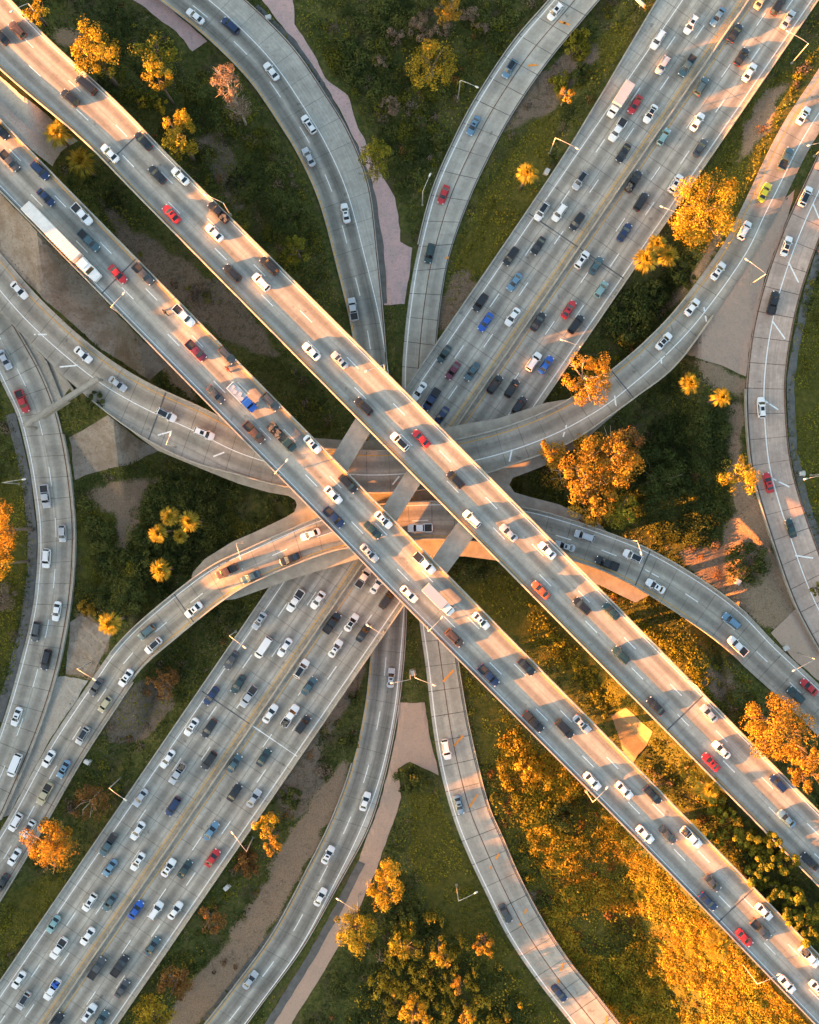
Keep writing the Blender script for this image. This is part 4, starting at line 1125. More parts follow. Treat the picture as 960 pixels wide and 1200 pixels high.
LITSLOPE = None
cover('ground_cover', 'dark ivy and weeds on the shaded verges', 'green', 200000, None, 0.55, 0.55, 51, 8, 0.36, only=[0])
cover('dry_weeds', 'brown dry weeds scattered over bare verges', 'bare', 60000, None, 0.4, 0.4, 61, 7, 0.56, only=[0, 1, 2])
cover('grass', 'yellow green grass and low shrubs', 'lime', 230000, YELLOW, 0.5, 0.7, 71, 9, 0.33, only=[3])
def clumps(name, label, kind, n, polys, rr, hh, seed, only=None, dens_noise=10.0, thr=0.4, leaf=0.45, per=34, base=(.15, .75), avoid=()):
    rng = np.random.default_rng(seed)
    allp = [q for p in polys for q in p] if polys else [(-15, -15), (975, 1215)]
    px = rng.uniform(min(q[0] for q in allp), max(q[0] for q in allp), n); py = rng.uniform(min(q[1] for q in allp), max(q[1] for q in allp), n)
    k = np.ones(n, bool)
    if polys:
        k[:] = False
        for p in polys: k |= in_poly(px, py, p)
    x, y = (px - 480) * MPP, (600 - py) * MPP
    for _ in range(3):
        z = terrain(x, y); kk = MPP * (CAM_H - z) / CAM_H; x, y = (px - 480) * kk, (600 - py) * kk
    k &= vnoise(x, y, dens_noise, seed + 3) * .6 + vnoise(x, y, dens_noise / 3, seed + 4) * .4 > thr
    if only is not None: k &= np.isin(classes(px, py), only)
    for p in avoid: k &= ~in_poly(px, py, p)
    r = rng.uniform(*rr, n)
    for dx, dy in ((0, 0), (1, 0), (-1, 0), (0, 1), (0, -1)):
        i = np.clip(np.searchsorted(GX, x + dx * r * .9), 0, len(GX) - 1); j = np.clip(np.searchsorted(GY, y + dy * r * .9), 0, len(GY) - 1)
        k &= ~ROADMASK[i, j]
        for p in PAVED: k &= ~in_poly(px + dx * r * 4.2, py - dy * r * 4.2, p)
    x, y, r = x[k], y[k], r[k]; P_ = []; t_ = []; o_ = []
    for a_, b_, c_ in zip(x, y, r):
        m = int(per * c_ * c_) + 14; h = rng.uniform(*hh) * (.6 + .4 * c_ / rr[1])
        d = rng.normal(size=(m, 3)); d /= np.linalg.norm(d, axis=1)[:, None]; d[:, 2] = np.abs(d[:, 2])
        wob = 1 + .3 * np.sin(np.arctan2(d[:, 1], d[:, 0]) * rng.integers(2, 5) + rng.uniform(0, 6))
        q = d * (rng.uniform(.5, 1.0, m) ** .5 * c_)[:, None]; q[:, 0] *= wob; q[:, 1] *= wob; q[:, 2] *= h / c_
        o_.append(d); g0 = float(terrain(a_, b_)); P_.append(q + np.array([a_, b_, g0])); t_.append(np.clip(rng.uniform(*base) + rng.normal(0, .1, m), 0, 1))
    o = fast_quads(name, leaf_quads(np.vstack(P_), leaf, rng, .1, np.vstack(o_)), LEAF[kind], None, np.concatenate(t_)); tag(o, label, None, None, 'stuff')
    return o
SLOPE = [[(585, 850), (640, 870), (722, 962), (832, 1080), (965, 1215), (715, 1215), (640, 1080), (575, 960)]]
GAP = [[(620, 700), (760, 830), (745, 880), (660, 790)], [(735, 715), (850, 790), (830, 840), (780, 790)]]
clumps('shrubbery', 'dark green shrubs covering the shaded verges', 'green', 4200, None, (.7, 2.3), (.8, 2.2), 201, [0], thr=.44, base=(.15, .85))
TOPC = [[(345, 0), (480, 0), (640, 0), (540, 140), (500, 225), (470, 235), (450, 215), (420, 130), (352, 30)], [(215, 70), (380, 250), (400, 330), (330, 310), (240, 200), (130, 100)]]
clumps('shrubbery', 'fuller brown and green shrubs in the hollows at the top', 'lime', 420, TOPC, (1.0, 2.6), (1.0, 2.4), 206, [0, 2], thr=.47, base=(.0, .45), per=40)
clumps('shrubbery', 'fuller dark shrubs in the hollows at the top', 'green', 700, TOPC, (1.2, 3.0), (1.2, 2.8), 207, [0, 2], thr=.42, base=(.1, .9), per=40)
clumps('shrubbery', 'dry brown shrubs scattered over the verges', 'bare', 1700, None, (.5, 1.8), (.6, 1.8), 211, [0, 2], thr=.55, base=(.0, .45))
clumps('shrubbery', 'olive shrubs scattered over the verges', 'lime', 2200, None, (.5, 1.7), (.6, 1.8), 221, [0, 2, 3], thr=.5, base=(.0, .6))
clumps('shrubbery', 'russet shrubs scattered over the verges', 'rust', 700, None, (.5, 1.5), (.6, 1.8), 231, [0, 2, 1], thr=.58, base=(.1, .6))
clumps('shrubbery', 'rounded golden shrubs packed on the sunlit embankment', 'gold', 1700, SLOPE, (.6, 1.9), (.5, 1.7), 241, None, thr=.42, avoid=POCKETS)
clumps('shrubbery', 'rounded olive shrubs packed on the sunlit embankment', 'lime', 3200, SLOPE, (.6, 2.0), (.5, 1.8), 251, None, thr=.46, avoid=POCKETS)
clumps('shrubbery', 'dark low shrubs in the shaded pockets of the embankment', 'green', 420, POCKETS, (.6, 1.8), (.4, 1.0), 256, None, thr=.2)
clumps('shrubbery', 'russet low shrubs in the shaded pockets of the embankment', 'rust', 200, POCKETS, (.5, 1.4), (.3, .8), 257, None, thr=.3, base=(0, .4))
BOT = [[(430, 1150), (462, 1080), (500, 1062), (560, 1095), (610, 1160), (632, 1205), (410, 1205)]]
clumps('scrub', 'tall golden scrub in the thicket at the bottom', 'gold', 420, BOT, (.5, 1.25), (3.5, 6.5), 271, None, thr=.54, dens_noise=6, per=60)
clumps('scrub', 'tall dark scrub in the thicket at the bottom', 'green', 500, BOT, (.7, 1.8), (.8, 2.2), 281, None, thr=.42, dens_noise=6, per=50)
LEFTW = [[(95, 565), (240, 560), (330, 590), (240, 645), (160, 715), (95, 720)]]
clumps('scrub', 'dark leafy scrub around the left palm cluster', 'green', 900, LEFTW, (.8, 2.6), (1.5, 3.5), 291, [0, 3], thr=.42, dens_noise=7, per=44, base=(.1, .8))
EMBR = [[(760, 500), (850, 480), (850, 600), (830, 635), (770, 625), (740, 590)], [(690, 360), (770, 330), (800, 310), (780, 360), (720, 410)]]
clumps('scrub', 'dark leafy scrub in the shaded hollow right of the orange trees', 'green', 900, EMBR, (.8, 2.8), (1.5, 3.5), 301, [0, 3], thr=.36, dens_noise=7, per=44, base=(.1, .7))
clumps('shrubbery', 'golden shrubs in the strips between the twin decks', 'lime', 700, GAP, (.5, 1.2), (.3, .8), 261, None, thr=.35, base=(.3, .9))
cover('weeds', 'olive weeds and low scrub in loose drifts', 'lime', 120000, None, 0.5, 0.8, 101, 11, 0.52, only=[0, 2])
THICKET = [[(440, 1110), (480, 1090), (560, 1100), (620, 1160), (650, 1210), (400, 1210)], [(0, 560), (26, 560), (30, 680), (0, 780)], [(150, 1140), (215, 1120), (240, 1070), (262, 1060), (230, 1150), (170, 1210), (130, 1210)], [(480, 60), (540, 60), (530, 110), (480, 100)], [(100, 690), (150, 700), (140, 745), (95, 720)], [(560, 230), (600, 200), (640, 150), (720, 60), (735, 40), (640, 210), (570, 330)]]
cover('scrub', 'golden scrub tops in the thickets', 'gold', 60000, THICKET, 0.5, 3.2, 111, 5, 0.52)
LITSLOPE = [[(590, 860), (640, 870), (720, 962), (830, 1080), (960, 1215), (700, 1215), (620, 1060), (575, 960)]]  # sunlit tone of this slope is partly put into gold and orange leaves
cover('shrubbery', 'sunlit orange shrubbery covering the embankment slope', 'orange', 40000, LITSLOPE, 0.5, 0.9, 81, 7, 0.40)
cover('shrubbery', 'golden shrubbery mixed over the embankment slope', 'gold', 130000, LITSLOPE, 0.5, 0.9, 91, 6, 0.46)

# ------------------------------------------------------------------ street lamps
def lamp(bx, by, hx, hy, label, road=None, h=10.8):
    if road is not None:
        p, i, f = ROADS[road].at_px(bx, by); z0 = p[2]; h = 9.0
        b = W(bx, by, z0 + h)
    else:
        b = WG(bx, by); z0 = b[2]
    root = empty('street_lamp', (b[0], b[1], z0)); tag(root, label, 'street lamp', 'street lamps along the roads')
    e = W(hx, hy, z0 + h + .5) - np.array([b[0], b[1], 0])
    L_ = max(1.5, math.hypot(e[0], e[1]))
    a_ = math.atan2(e[1], e[0]); L_ = min(L_, 5.0)
    ux, uy = math.cos(a_), math.sin(a_)
    mb = MB(); mb.tube([(0, 0, -1.2), (0, 0, h * .5), (0, 0, h)], [.15, .12, .08], 8); mb.build('pole', M['steel'], root, True)
    mb = MB(); mb.tube([(0, 0, h - .05), (ux * L_ * .3, uy * L_ * .3, h + .32), (ux * L_ * .7, uy * L_ * .7, h + .48), (ux * L_, uy * L_, h + .5)], [.07, .06, .055, .05], 6); mb.build('arm', M['steel'], root, True)
    mb = MB()
    secs = []
    for t, w, hh in ((-.1, .08, .06), (.15, .2, .12), (.5, .24, .14), (.8, .18, .1), (.92, .06, .05)):
        c = np.array([ux * (L_ + t), uy * (L_ + t), h + .5]); s_ = np.array([-uy, ux, 0])
        secs.append([c - s_ * w, c - s_ * w * .6 + np.array([0, 0, hh]), c + s_ * w * .6 + np.array([0, 0, hh]), c + s_ * w, c + np.array([0, 0, -hh * .5])])
    mb.loft(secs)
    hd = mb.build('lamp_head', M['lamp'], root, True)
    mb = MB(); mb.box((ux * (L_ + .4), uy * (L_ + .4), h + .40), (.5, .28, .06), 0, a_); mb.build('lens', M['lens'], hd)
    mb = MB(); mb.box((0, 0, .12), (.55, .55, .3), 0, .3, .85); mb.build('base', M['concrete'], root)
    return root
for a_ in ((537, 115, 557, 101, 'street lamp in dark ivy beside the steel blue car ramp', None), (644, 180, 675, 173, 'street lamp left of the freeway above the lone palm', None), (495, 240, 503, 207, 'street lamp beside the pale ramp near the red sedan', None),
           (928, 74, 924, 37, 'street lamp on the scrubby strip at the top right', None), (954, 183, 941, 172, 'street lamp at the gore between the two right ramps', None), (880, 333, 875, 304, 'street lamp standing on the tan concrete wedge', None),
           (788, 268, 778, 243, 'street lamp in front of the largest golden tree', None), (672, 414, 661, 399, 'street lamp half covered by the orange white branched tree', None), (950, 557, 945, 561, 'street lamp outside the pink ramp by the red sedan', None),
           (747, 634, 751, 646, 'street lamp on the lower flyover parapet by white SUV', 'C'), (935, 765, 932, 785, 'street lamp beside the flyover near the red car at right', None), (817, 804, 826, 818, 'street lamp on the upper deck parapet above silver sedan', 'D2'),
           (502, 740, 517, 725, 'street lamp on the lower deck parapet over the pale ramp', 'D1'), (695, 940, 710, 925, 'street lamp on the lower deck parapet next to white sedan', 'D1'), (870, 1129, 911, 1143, 'street lamp amid orange shrubbery below the lower deck', None),
           (130, 360, 144, 345, 'street lamp on the lower deck parapet beside the semi truck', 'D1'), (322, 555, 335, 541, 'street lamp on the lower deck parapet over the upper flyover', 'D1'), (450, 427, 432, 434, 'street lamp on the upper deck parapet over the dark ramp', 'D2'),
           (143, 910, 145, 936, 'street lamp on the verge left of the freeway', None), (107, 776, 109, 795, 'street lamp on the verge beside the grey lot', None), (269, 745, 285, 757, 'street lamp on the freeway edge just below the lower flyover', 'F'),
           (449, 744, 433, 734, 'street lamp on the freeway edge where it meets the lower deck', 'F'), (481, 788, 462, 800, 'street lamp in the median strip arm over the dark ramp', None), (486, 786, 507, 802, 'street lamp in the median strip arm over the pale ramp', None),
           (297, 981, 274, 978, 'street lamp right of the freeway by the red sedan', None), (421, 1048, 398, 1055, 'street lamp on the tan path beside the golden cone tree', None), (535, 1037, 556, 1047, 'street lamp left of the pale ramp in the bottom thicket', None),
           (23, 567, 26, 562, 'street lamp outside the left ramp by the silver pickup', None), (195, 521, 199, 511, 'street lamp on the upper flyover parapet at left', 'A'), (277, 637, 281, 651, 'street lamp on the lower flyover parapet by the brown pickup', 'C'),
           (53, 30, 16, 12, 'street lamp at the top left corner beside the upper deck', None), (262, 238, 243, 229, 'street lamp on the upper deck parapet by the black pickup', 'D2')):
    lamp(*a_)

# utility cabinets on the verges
for i, (x, y, lab) in enumerate(((315, 22, 'pale utility cabinet on the pink path at the top'), (641, 202, 'pale utility cabinet beside the freeway near the lone palm'), (939, 555, 'white utility cabinet outside the pink ramp'), (103, 892, 'pale utility cabinet on the verge of the lower flyover'),
                               (484, 788, 'pale utility cabinet between the two median lamps'), (920, 759, 'pale utility cabinet on tan apron by the flyover'), (266, 1039, 'white utility cabinet beside the freeway in brown scrub'), (864, 682, 'small white cabinet on tan earth'))):
    p = WG(x, y); root = empty('utility_cabinet', tuple(p), random.uniform(0, 3)); tag(root, lab, 'utility cabinet', 'utility cabinets')
    mb = MB(); mb.box((0, 0, .55), (1.2, .9, 1.1), 0, 0, .96); mb.build('housing', M['lamp'], root)
    mb = MB(); mb.box((0, 0, 1.14), (1.3, 1.0, .08), 0, 0, .92); mb.build('lid', M['steel'], root)
    mb = MB(); mb.box((0, 0, -.05), (1.7, 1.4, .2)); mb.build('plinth', M['concrete'], root)

# overhead sign gantry across the left ramp
ga, gb = W(30, 499, 12.5), W(116, 444, 12.5)
root = empty('sign_gantry', tuple(W(73, 472, 6))); tag(root, 'overhead sign gantry spanning the left ramp near the flyover', 'sign gantry')
ro = np.array(root.location)
d = gb - ga; ang = math.atan2(d[1], d[0]); Lg = float(np.linalg.norm(d)); cg = (ga + gb) / 2 - ro
mb = MB()
sd = np.array([-math.sin(ang), math.cos(ang), 0]) * .55
for s_ in (-1, 1):
    for zz in (0, 1.0):
        mb.tube([ga - ro + sd * s_ + (0, 0, zz), gb - ro + sd * s_ + (0, 0, zz)], [.11, .11], 6)
for k in range(13):
    t = k / 12; p = ga - ro + d * t
    mb.tube([p - sd, p + sd], [.06, .06], 5); mb.tube([p - sd, p + sd + (0, 0, 1)], [.05, .05], 5)
    if k < 12: p2 = ga - ro + d * (k + 1) / 12; mb.tube([p - sd, p2 + sd], [.05, .05], 5)
mb.build('truss', M['signgreen'], root, False)
mb = MB(); mb.box((cg[0], cg[1], cg[2] + 1.1), (Lg, .9, .06), 0, ang); mb.build('walkway', M['signgreen'], root)
for e in (ga, gb):
    g0 = float(terrain(e[0], e[1])); mb = MB(); mb.tube([(e[0] - ro[0], e[1] - ro[1], g0 - .4 - ro[2]), (e[0] - ro[0], e[1] - ro[1], 13.4 - ro[2])], [.35, .28], 10); mb.build('post', M['signgreen'], root, True)
pn = cg + np.array([math.cos(ang) * -2.0, math.sin(ang) * -2.0, 0]) + np.array([math.sin(ang), -math.cos(ang), 0]) * .8
mb = MB(); mb.box((pn[0], pn[1], pn[2] + .4), (7.0, .12, 2.6), 0, ang); mb.build('sign_panel', M['signgreen'], root)

# crash cushion and V shaped barrier at the gore
p = WG(47, 407, .35); a_ = math.atan2(-(420 - 393), 57 - 37)
cz = max(A.C[A.near(p[0], p[1]), 2] - 1.0, float(terrain(p[0], p[1])))
root = empty('crash_cushion', (p[0], p[1], float(terrain(p[0], p[1]))), a_); tag(root, 'black crash cushion with yellow nose at the gore of the left ramp', 'crash cushion')
for k in range(6):
    mb = MB(); mb.box((-2.0 + k * 1.0, 0, .55), (.72, 1.0 + k * .06, .95), 0, 0, .92); mb.build('module', M['crash'], root)
mb = MB(); mb.tube([(-3.0, 0, .1), (-3.0, 0, 1.0)], [.55, .5], 10); mb.build('nose', M['yellow'], root, True)
mb = MB(); mb.box((.4, 0, .06), (6.2, .5, .12)); mb.build('rail', M['steel'], root)
for pa, pb, lab in (((55, 424), (73, 470), 'longer arm of the V shaped concrete barrier behind the cushion'), ((62, 421), (87, 458), 'shorter arm of the V shaped concrete barrier behind the cushion')):
    a0, b0 = WG(*pa), WG(*pb); root = empty('concrete_barrier', tuple((a0 + b0) / 2), math.atan2(b0[1] - a0[1], b0[0] - a0[0])); tag(root, lab, 'barrier')
    L_ = float(np.linalg.norm((b0 - a0)[:2])); mb = MB(); n_ = 10; secs = []
    for k in range(n_ + 1):
        t = k / n_; x = (t - .5) * L_; g_ = a0 + (b0 - a0) * t; zg = float(terrain(g_[0], g_[1])) - root.location.z
        secs.append([(x, -.45, zg - .4), (x, .45, zg - .4), (x, .3, zg + 1.0), (x, -.3, zg + 1.0)])
    mb.loft(secs); mb.build('wall', M['parapet'], root)
# roadside sign board at the top
p = WG(742, 6); root = empty('road_sign', tuple(p), math.atan2(-17, 18)); tag(root, 'white roadside sign board with orange end beside the freeway top', 'road sign')
mb = MB(); mb.box((0, 0, 3.4), (5.2, .14, 1.6)); mb.build('sign_panel', M['lamp'], root)
mb = MB(); mb.box((2.75, 0, 3.4), (.3, .2, 1.6)); mb.build('edge_marker', M['orange'], root)
for s_ in (-1.6, 1.6):
    mb = MB(); mb.tube([(s_, .2, -.3), (s_, .2, 4.1)], [.09, .09], 7); mb.build('post', M['steel'], root)

exec_vehicles = True
# ------------------------------------------------------------------ vehicles
def ring(x, w, zb, zt, tum=0.88, n=2):
    """cross-section of a car body at x: half width w, from zb up to zt"""
    sh = zb + (zt - zb) * .62
    return [(x, -w * .9, zb), (x, -w, zb + (zt - zb) * .3), (x, -w * .985, sh), (x, -w * tum, zt - .02), (x, -w * .45, zt + .02), (x, 0, zt + .03), (x, w * .45, zt + .02), (x, w * tum, zt - .02), (x, w * .985, sh), (x, w, zb + (zt - zb) * .3), (x, w * .9, zb)]

def quad_patch(c0, c1, c2, c3, ins_u, ins_v, off):
    """a pane a little inside the four corners, pushed out along its normal"""
    c = [Vector(q) for q in (c0, c1, c2, c3)]
    f = lambda u, v: (c[0] * (1 - u) + c[1] * u) * (1 - v) + (c[3] * (1 - u) + c[2] * u) * v
    p = [f(ins_u, ins_v), f(1 - ins_u, ins_v), f(1 - ins_u, 1 - ins_v), f(ins_u, 1 - ins_v)]
    n = (p[1] - p[0]).cross(p[3] - p[0]).normalized()
    return [q + n * off for q in p], n

def pane(name, corners, iu, iv, off=.012, th=.02, mat='glass'):
    p, n = quad_patch(*corners, iu, iv, off)
    q = [x - n * th for x in p]
    mb = MB(); mb.add(p + q, [(0, 1, 2, 3), (7, 6, 5, 4), (0, 4, 5, 1), (1, 5, 6, 2), (2, 6, 7, 3), (3, 7, 4, 0)])
    me = bpy.data.meshes.new(name); me.from_pydata([tuple(v) for v in mb.v], [], mb.f); me.materials.append(M[mat]); me.update()
    return me

def wheel_mesh(r=.33, w=.23):
    mb = MB(); mb.tube([(0, -w / 2, 0), (0, -w / 2 + .03, 0), (0, w / 2 - .03, 0), (0, w / 2, 0)], [r * .9, r, r, r * .9], 14)
    mb.tube([(0, -w / 2 - .012, 0), (0, w / 2 + .012, 0)], [r * .55, r * .55], 10, 1)
    me = bpy.data.meshes.new('wheel'); me.from_pydata(mb.v, [], mb.f)
    me.materials.append(M['tyre']); me.materials.append(M['steel']); me.polygons.foreach_set('material_index', np.array(mb.m, np.int32)); me.update(); return me
WHEEL = wheel_mesh()
BIGWHEEL = wheel_mesh(.5, .35)

SPEC = {  # length, half width, hood top z, roof z, belt z, (x of) windscreen base, roof front, roof rear, rear glass base, cabin half width at belt, at roof
    's': dict(L=4.75, w=.92, hood=.86, belt=.95, roof=1.43, deck=.98, ws=1.05, rf=.22, rr=-.95, rg=-1.72, cb=.84, ct=.64),
    'u': dict(L=4.8, w=.97, hood=1.02, belt=1.12, roof=1.72, deck=1.1, ws=1.18, rf=.55, rr=-1.85, rg=-2.22, cb=.89, ct=.72),
    'h': dict(L=4.25, w=.90, hood=.9, belt=1.0, roof=1.5, deck=1.0, ws=1.1, rf=.35, rr=-1.35, rg=-1.95, cb=.83, ct=.66),
    'v': dict(L=5.7, w=1.0, hood=1.1, belt=1.3, roof=2.1, deck=1.3, ws=2.05, rf=1.5, rr=-2.55, rg=-2.76, cb=.96, ct=.84),
    'p': dict(L=5.75, w=1.0, hood=1.1, belt=1.2, roof=1.83, deck=1.2, ws=1.45, rf=.85, rr=-.55, rg=-.85, cb=.92, ct=.74),
}
def car_meshes(kind):
    """meshes of one car: body (bare), list of (name, mesh, location)"""
    S = SPEC[kind]; h = S['L'] / 2; w = S['w']; mb = MB()
    hood, belt, deck = S['hood'], S['belt'], S['deck']
    secs = [ring(-h, w * .62, .38, deck * .82), ring(-h + .12, w * .86, .3, deck * .95), ring(-h + .5, w * .97, .24, deck), ring(-1.2, w, .22, belt), ring(0, w, .22, belt), ring(S['ws'], w, .22, belt - .01),
            ring(S['ws'] + .35, w * .99, .22, hood + .03), ring(h - .55, w * .95, .24, hood - .04), ring(h - .2, w * .84, .28, hood - .14), ring(h - .03, w * .6, .36, hood - .28)]
    mb.loft(secs)
    # cabin
    cb, ct, zr = S['cb'], S['ct'], S['roof']
    zb = belt - .02
    B = [(S['rg'], -cb, zb), (S['ws'], -cb, zb - .02), (S['ws'], cb, zb - .02), (S['rg'], cb, zb)]
    ws_c = (S['ws'] + .12, 0, zb - .03)
    Tp = [(S['rr'], -ct, zr - .03), (S['rf'], -ct, zr - .04), (S['rf'], ct, zr - .04), (S['rr'], ct, zr - .03)]
    RF, RR = (S['rf'] + .05, 0, zr), (S['rr'] - .04, 0, zr)
    RM = [(0.5 * (S['rf'] + S['rr']), -ct * 1.02, zr), (0.5 * (S['rf'] + S['rr']), 0, zr + .04), (0.5 * (S['rf'] + S['rr']), ct * 1.02, zr)]
    vs = B + Tp + [RF, RR] + RM + [ws_c, (S['rg'] - .06, 0, zb)]
    # 0-3 B, 4-7 T, 8 RF, 9 RR, 10-12 RM, 13 ws centre, 14 rear centre
    fs = [(0, 1, 5, 10, 4), (2, 3, 7, 12, 6), (1, 13, 8, 5), (13, 2, 6, 8), (3, 14, 9, 7), (14, 0, 4, 9), (4, 10, 11, 9), (10, 5, 8, 11), (9, 11, 12, 7), (11, 8, 6, 12), (3, 2, 13, 1, 0, 14)]
    mb.add(vs, fs)
    parts = []
    # mirrors, lamps
    for s_ in (-1, 1):
        mb.box((S['ws'] - .22, s_ * (w + .09), belt + .02), (.16, .2, .14))
        mb.box((h - .26, s_ * w * .66, hood - .17), (.28, .3, .1), 1)
        mb.box((-h + .1, s_ * w * .68, deck * .86), (.14, .32, .12), 2)
    if kind == 'u':
        for s_ in (-1, 1): mb.box((-.65, s_ * ct * .93, zr + .03), (1.9, .05, .05), 3)
    if kind == 'p':
        bx0, bx1 = -h + .22, -1.0
        for s_ in (-1, 1): mb.box(((bx0 + bx1) / 2, s_ * (w - .09), 1.27), (bx1 - bx0, .14, .2))
        mb.box((bx0 - .04, 0, 1.24), (.12, w * 1.82, .24))
        lm = MB(); lm.box(((bx0 + bx1) / 2, 0, 1.245), (bx1 - bx0 - .04, (w - .18) * 2, .06))
        me = bpy.data.meshes.new('cargo_bed'); me.from_pydata(lm.v, [], lm.f); me.materials.append(M['bed']); parts.append(('cargo_bed', me, (0, 0, 0)))
    mid = lambda a, b, t: tuple(np.array(a) * (1 - t) + np.array(b) * t)
    # panes: the windscreen is two half quads joined at its centre line
    def two(name, lo0, loc, lo1, up0, upc, up1, iu, iv, off=.015):
        mbb = MB(); q = []
        lo = [Vector(lo0), Vector(loc), Vector(lo1)]; up = [Vector(up0), Vector(upc), Vector(up1)]
        n = (lo[2] - lo[0]).cross(up[1] - lo[1]).normalized()
        if n.z < 0: n = -n
        lo[0] = lo[0].lerp(lo[1], iu); lo[2] = lo[2].lerp(lo[1], iu); up[0] = up[0].lerp(up[1], iu); up[2] = up[2].lerp(up[1], iu)
        L_ = [lo[k].lerp(up[k], iv) + n * off for k in range(3)]; U_ = [lo[k].lerp(up[k], 1 - iv) + n * off for k in range(3)]
        top = L_ + U_; bot = [p - n * .02 for p in top]
        v = top + bot
        f = [(0, 1, 4, 3), (1, 2, 5, 4), (7, 6, 9, 10), (8, 7, 10, 11), (0, 6, 7, 1), (1, 7, 8, 2), (3, 4, 10, 9), (4, 5, 11, 10), (0, 3, 9, 6), (2, 8, 11, 5)]
        me = bpy.data.meshes.new(name); me.from_pydata([tuple(p) for p in v], [], f); me.materials.append(M['glass']); me.update()
        bm_ = bmesh.new(); bm_.from_mesh(me); bmesh.ops.recalc_face_normals(bm_, faces=bm_.faces[:]); bm_.to_mesh(me); bm_.free()
        return me
    parts.append(('windscreen', two('windscreen', B[1], ws_c, B[2], Tp[1], RF, Tp[2], .1, .04), (0, 0, 0)))
    parts.append(('rear_window', two('rear_window', B[3], (S['rg'] - .06, 0, zb), B[0], Tp[3], RR, Tp[0], .14, .1), (0, 0, 0)))
    parts.append(('side_window', pane('side_window', (B[0], B[1], Tp[1], Tp[0]), .08, .12), (0, 0, 0)))
    parts.append(('side_window', pane('side_window', (B[2], B[3], Tp[3], Tp[2]), .08, .12), (0, 0, 0)))
    ax = h * .62
    for sx in (-1, 1):
        for sy in (-1, 1): parts.append(('wheel', WHEEL, (sx * ax + (.05 if sx > 0 else 0), sy * (w - .13), .33)))
    roof = (0.5 * (S['rf'] + S['rr']), zr + .05, ct, S['rf'] - S['rr'])
    return mb, parts, roof

MESHES = {}
BODY = {}
def body_mesh(kind, colour):
    if (kind, colour) not in BODY:
        mb = MESHES[kind][0]
        me = bpy.data.meshes.new('body'); me.from_pydata(mb.v, [], mb.f)
        for m in (PM[colour], M['headlight'], M['taillight'], M['trim']): me.materials.append(m)
        me.polygons.foreach_set('material_index', np.array(mb.m, np.int32))
        bm_ = bmesh.new(); bm_.from_mesh(me); bmesh.ops.recalc_face_normals(bm_, faces=bm_.faces[:])
        bm_.to_mesh(me); bm_.free(); me.update()
        BODY[(kind, colour)] = me
    return BODY[(kind, colour)]
for k in SPEC: MESHES[k] = car_meshes(k)
def slab_mesh(name, c, d, mat, rz=0.0, taper=1.0):
    mb = MB(); mb.box(c, d, 0, rz, taper); me = bpy.data.meshes.new(name); me.from_pydata(mb.v, [], mb.f); me.materials.append(mat); me.update(); return me
SUNROOF = {}
for k in ('s', 'u', 'h'):
    x, z, ct, ln = MESHES[k][2]
    SUNROOF[k] = slab_mesh('sunroof', (x + ln * .14, 0, z - .028), (ln * .36, ct * 1.15, .05), M['glass'])
    SUNROOF[k + 'P'] = slab_mesh('glass_roof', (x, 0, z - .024), (ln * .86, ct * 1.55, .06), M['glass'])
LOAD = {}
for s_ in range(4):
    mb = MB(); r_ = random.Random(s_)
    for q in range(9): mb.box((-1.9 + r_.uniform(-.7, .7), r_.uniform(-.55, .55), 1.4 + r_.uniform(0, .15)), (r_.uniform(.3, .8), r_.uniform(.25, .6), r_.uniform(.2, .5)), 0, r_.uniform(0, 3))
    me = bpy.data.meshes.new('cargo'); me.from_pydata(mb.v, [], mb.f); me.materials.append(M['cargo'] if s_ != 3 else PM['B']); LOAD[s_] = me
TONNEAU = slab_mesh('bed_cover', (-1.92, 0, 1.36), (1.75, 1.66, .05), M['trim'])
RACK = slab_mesh('roof_rack', (-.6, 0, 1.82), (1.5, 1.1, .06), M['trim'])

TYPE = {'s': ('sedan', 'sedan', 'car'), 'u': ('suv', 'SUV', 'SUV'), 'h': ('hatchback', 'hatchback', 'car'), 'v': ('van', 'van', 'van'), 'p': ('pickup_truck', 'pickup', 'pickup truck')}
VEH = []     # records for labelling
def heading(road, i, rev=False):
    r = ROADS[road]; t = r.T[i] * r.travel
    if rev: t = -t
    return math.atan2(t[1], t[0])

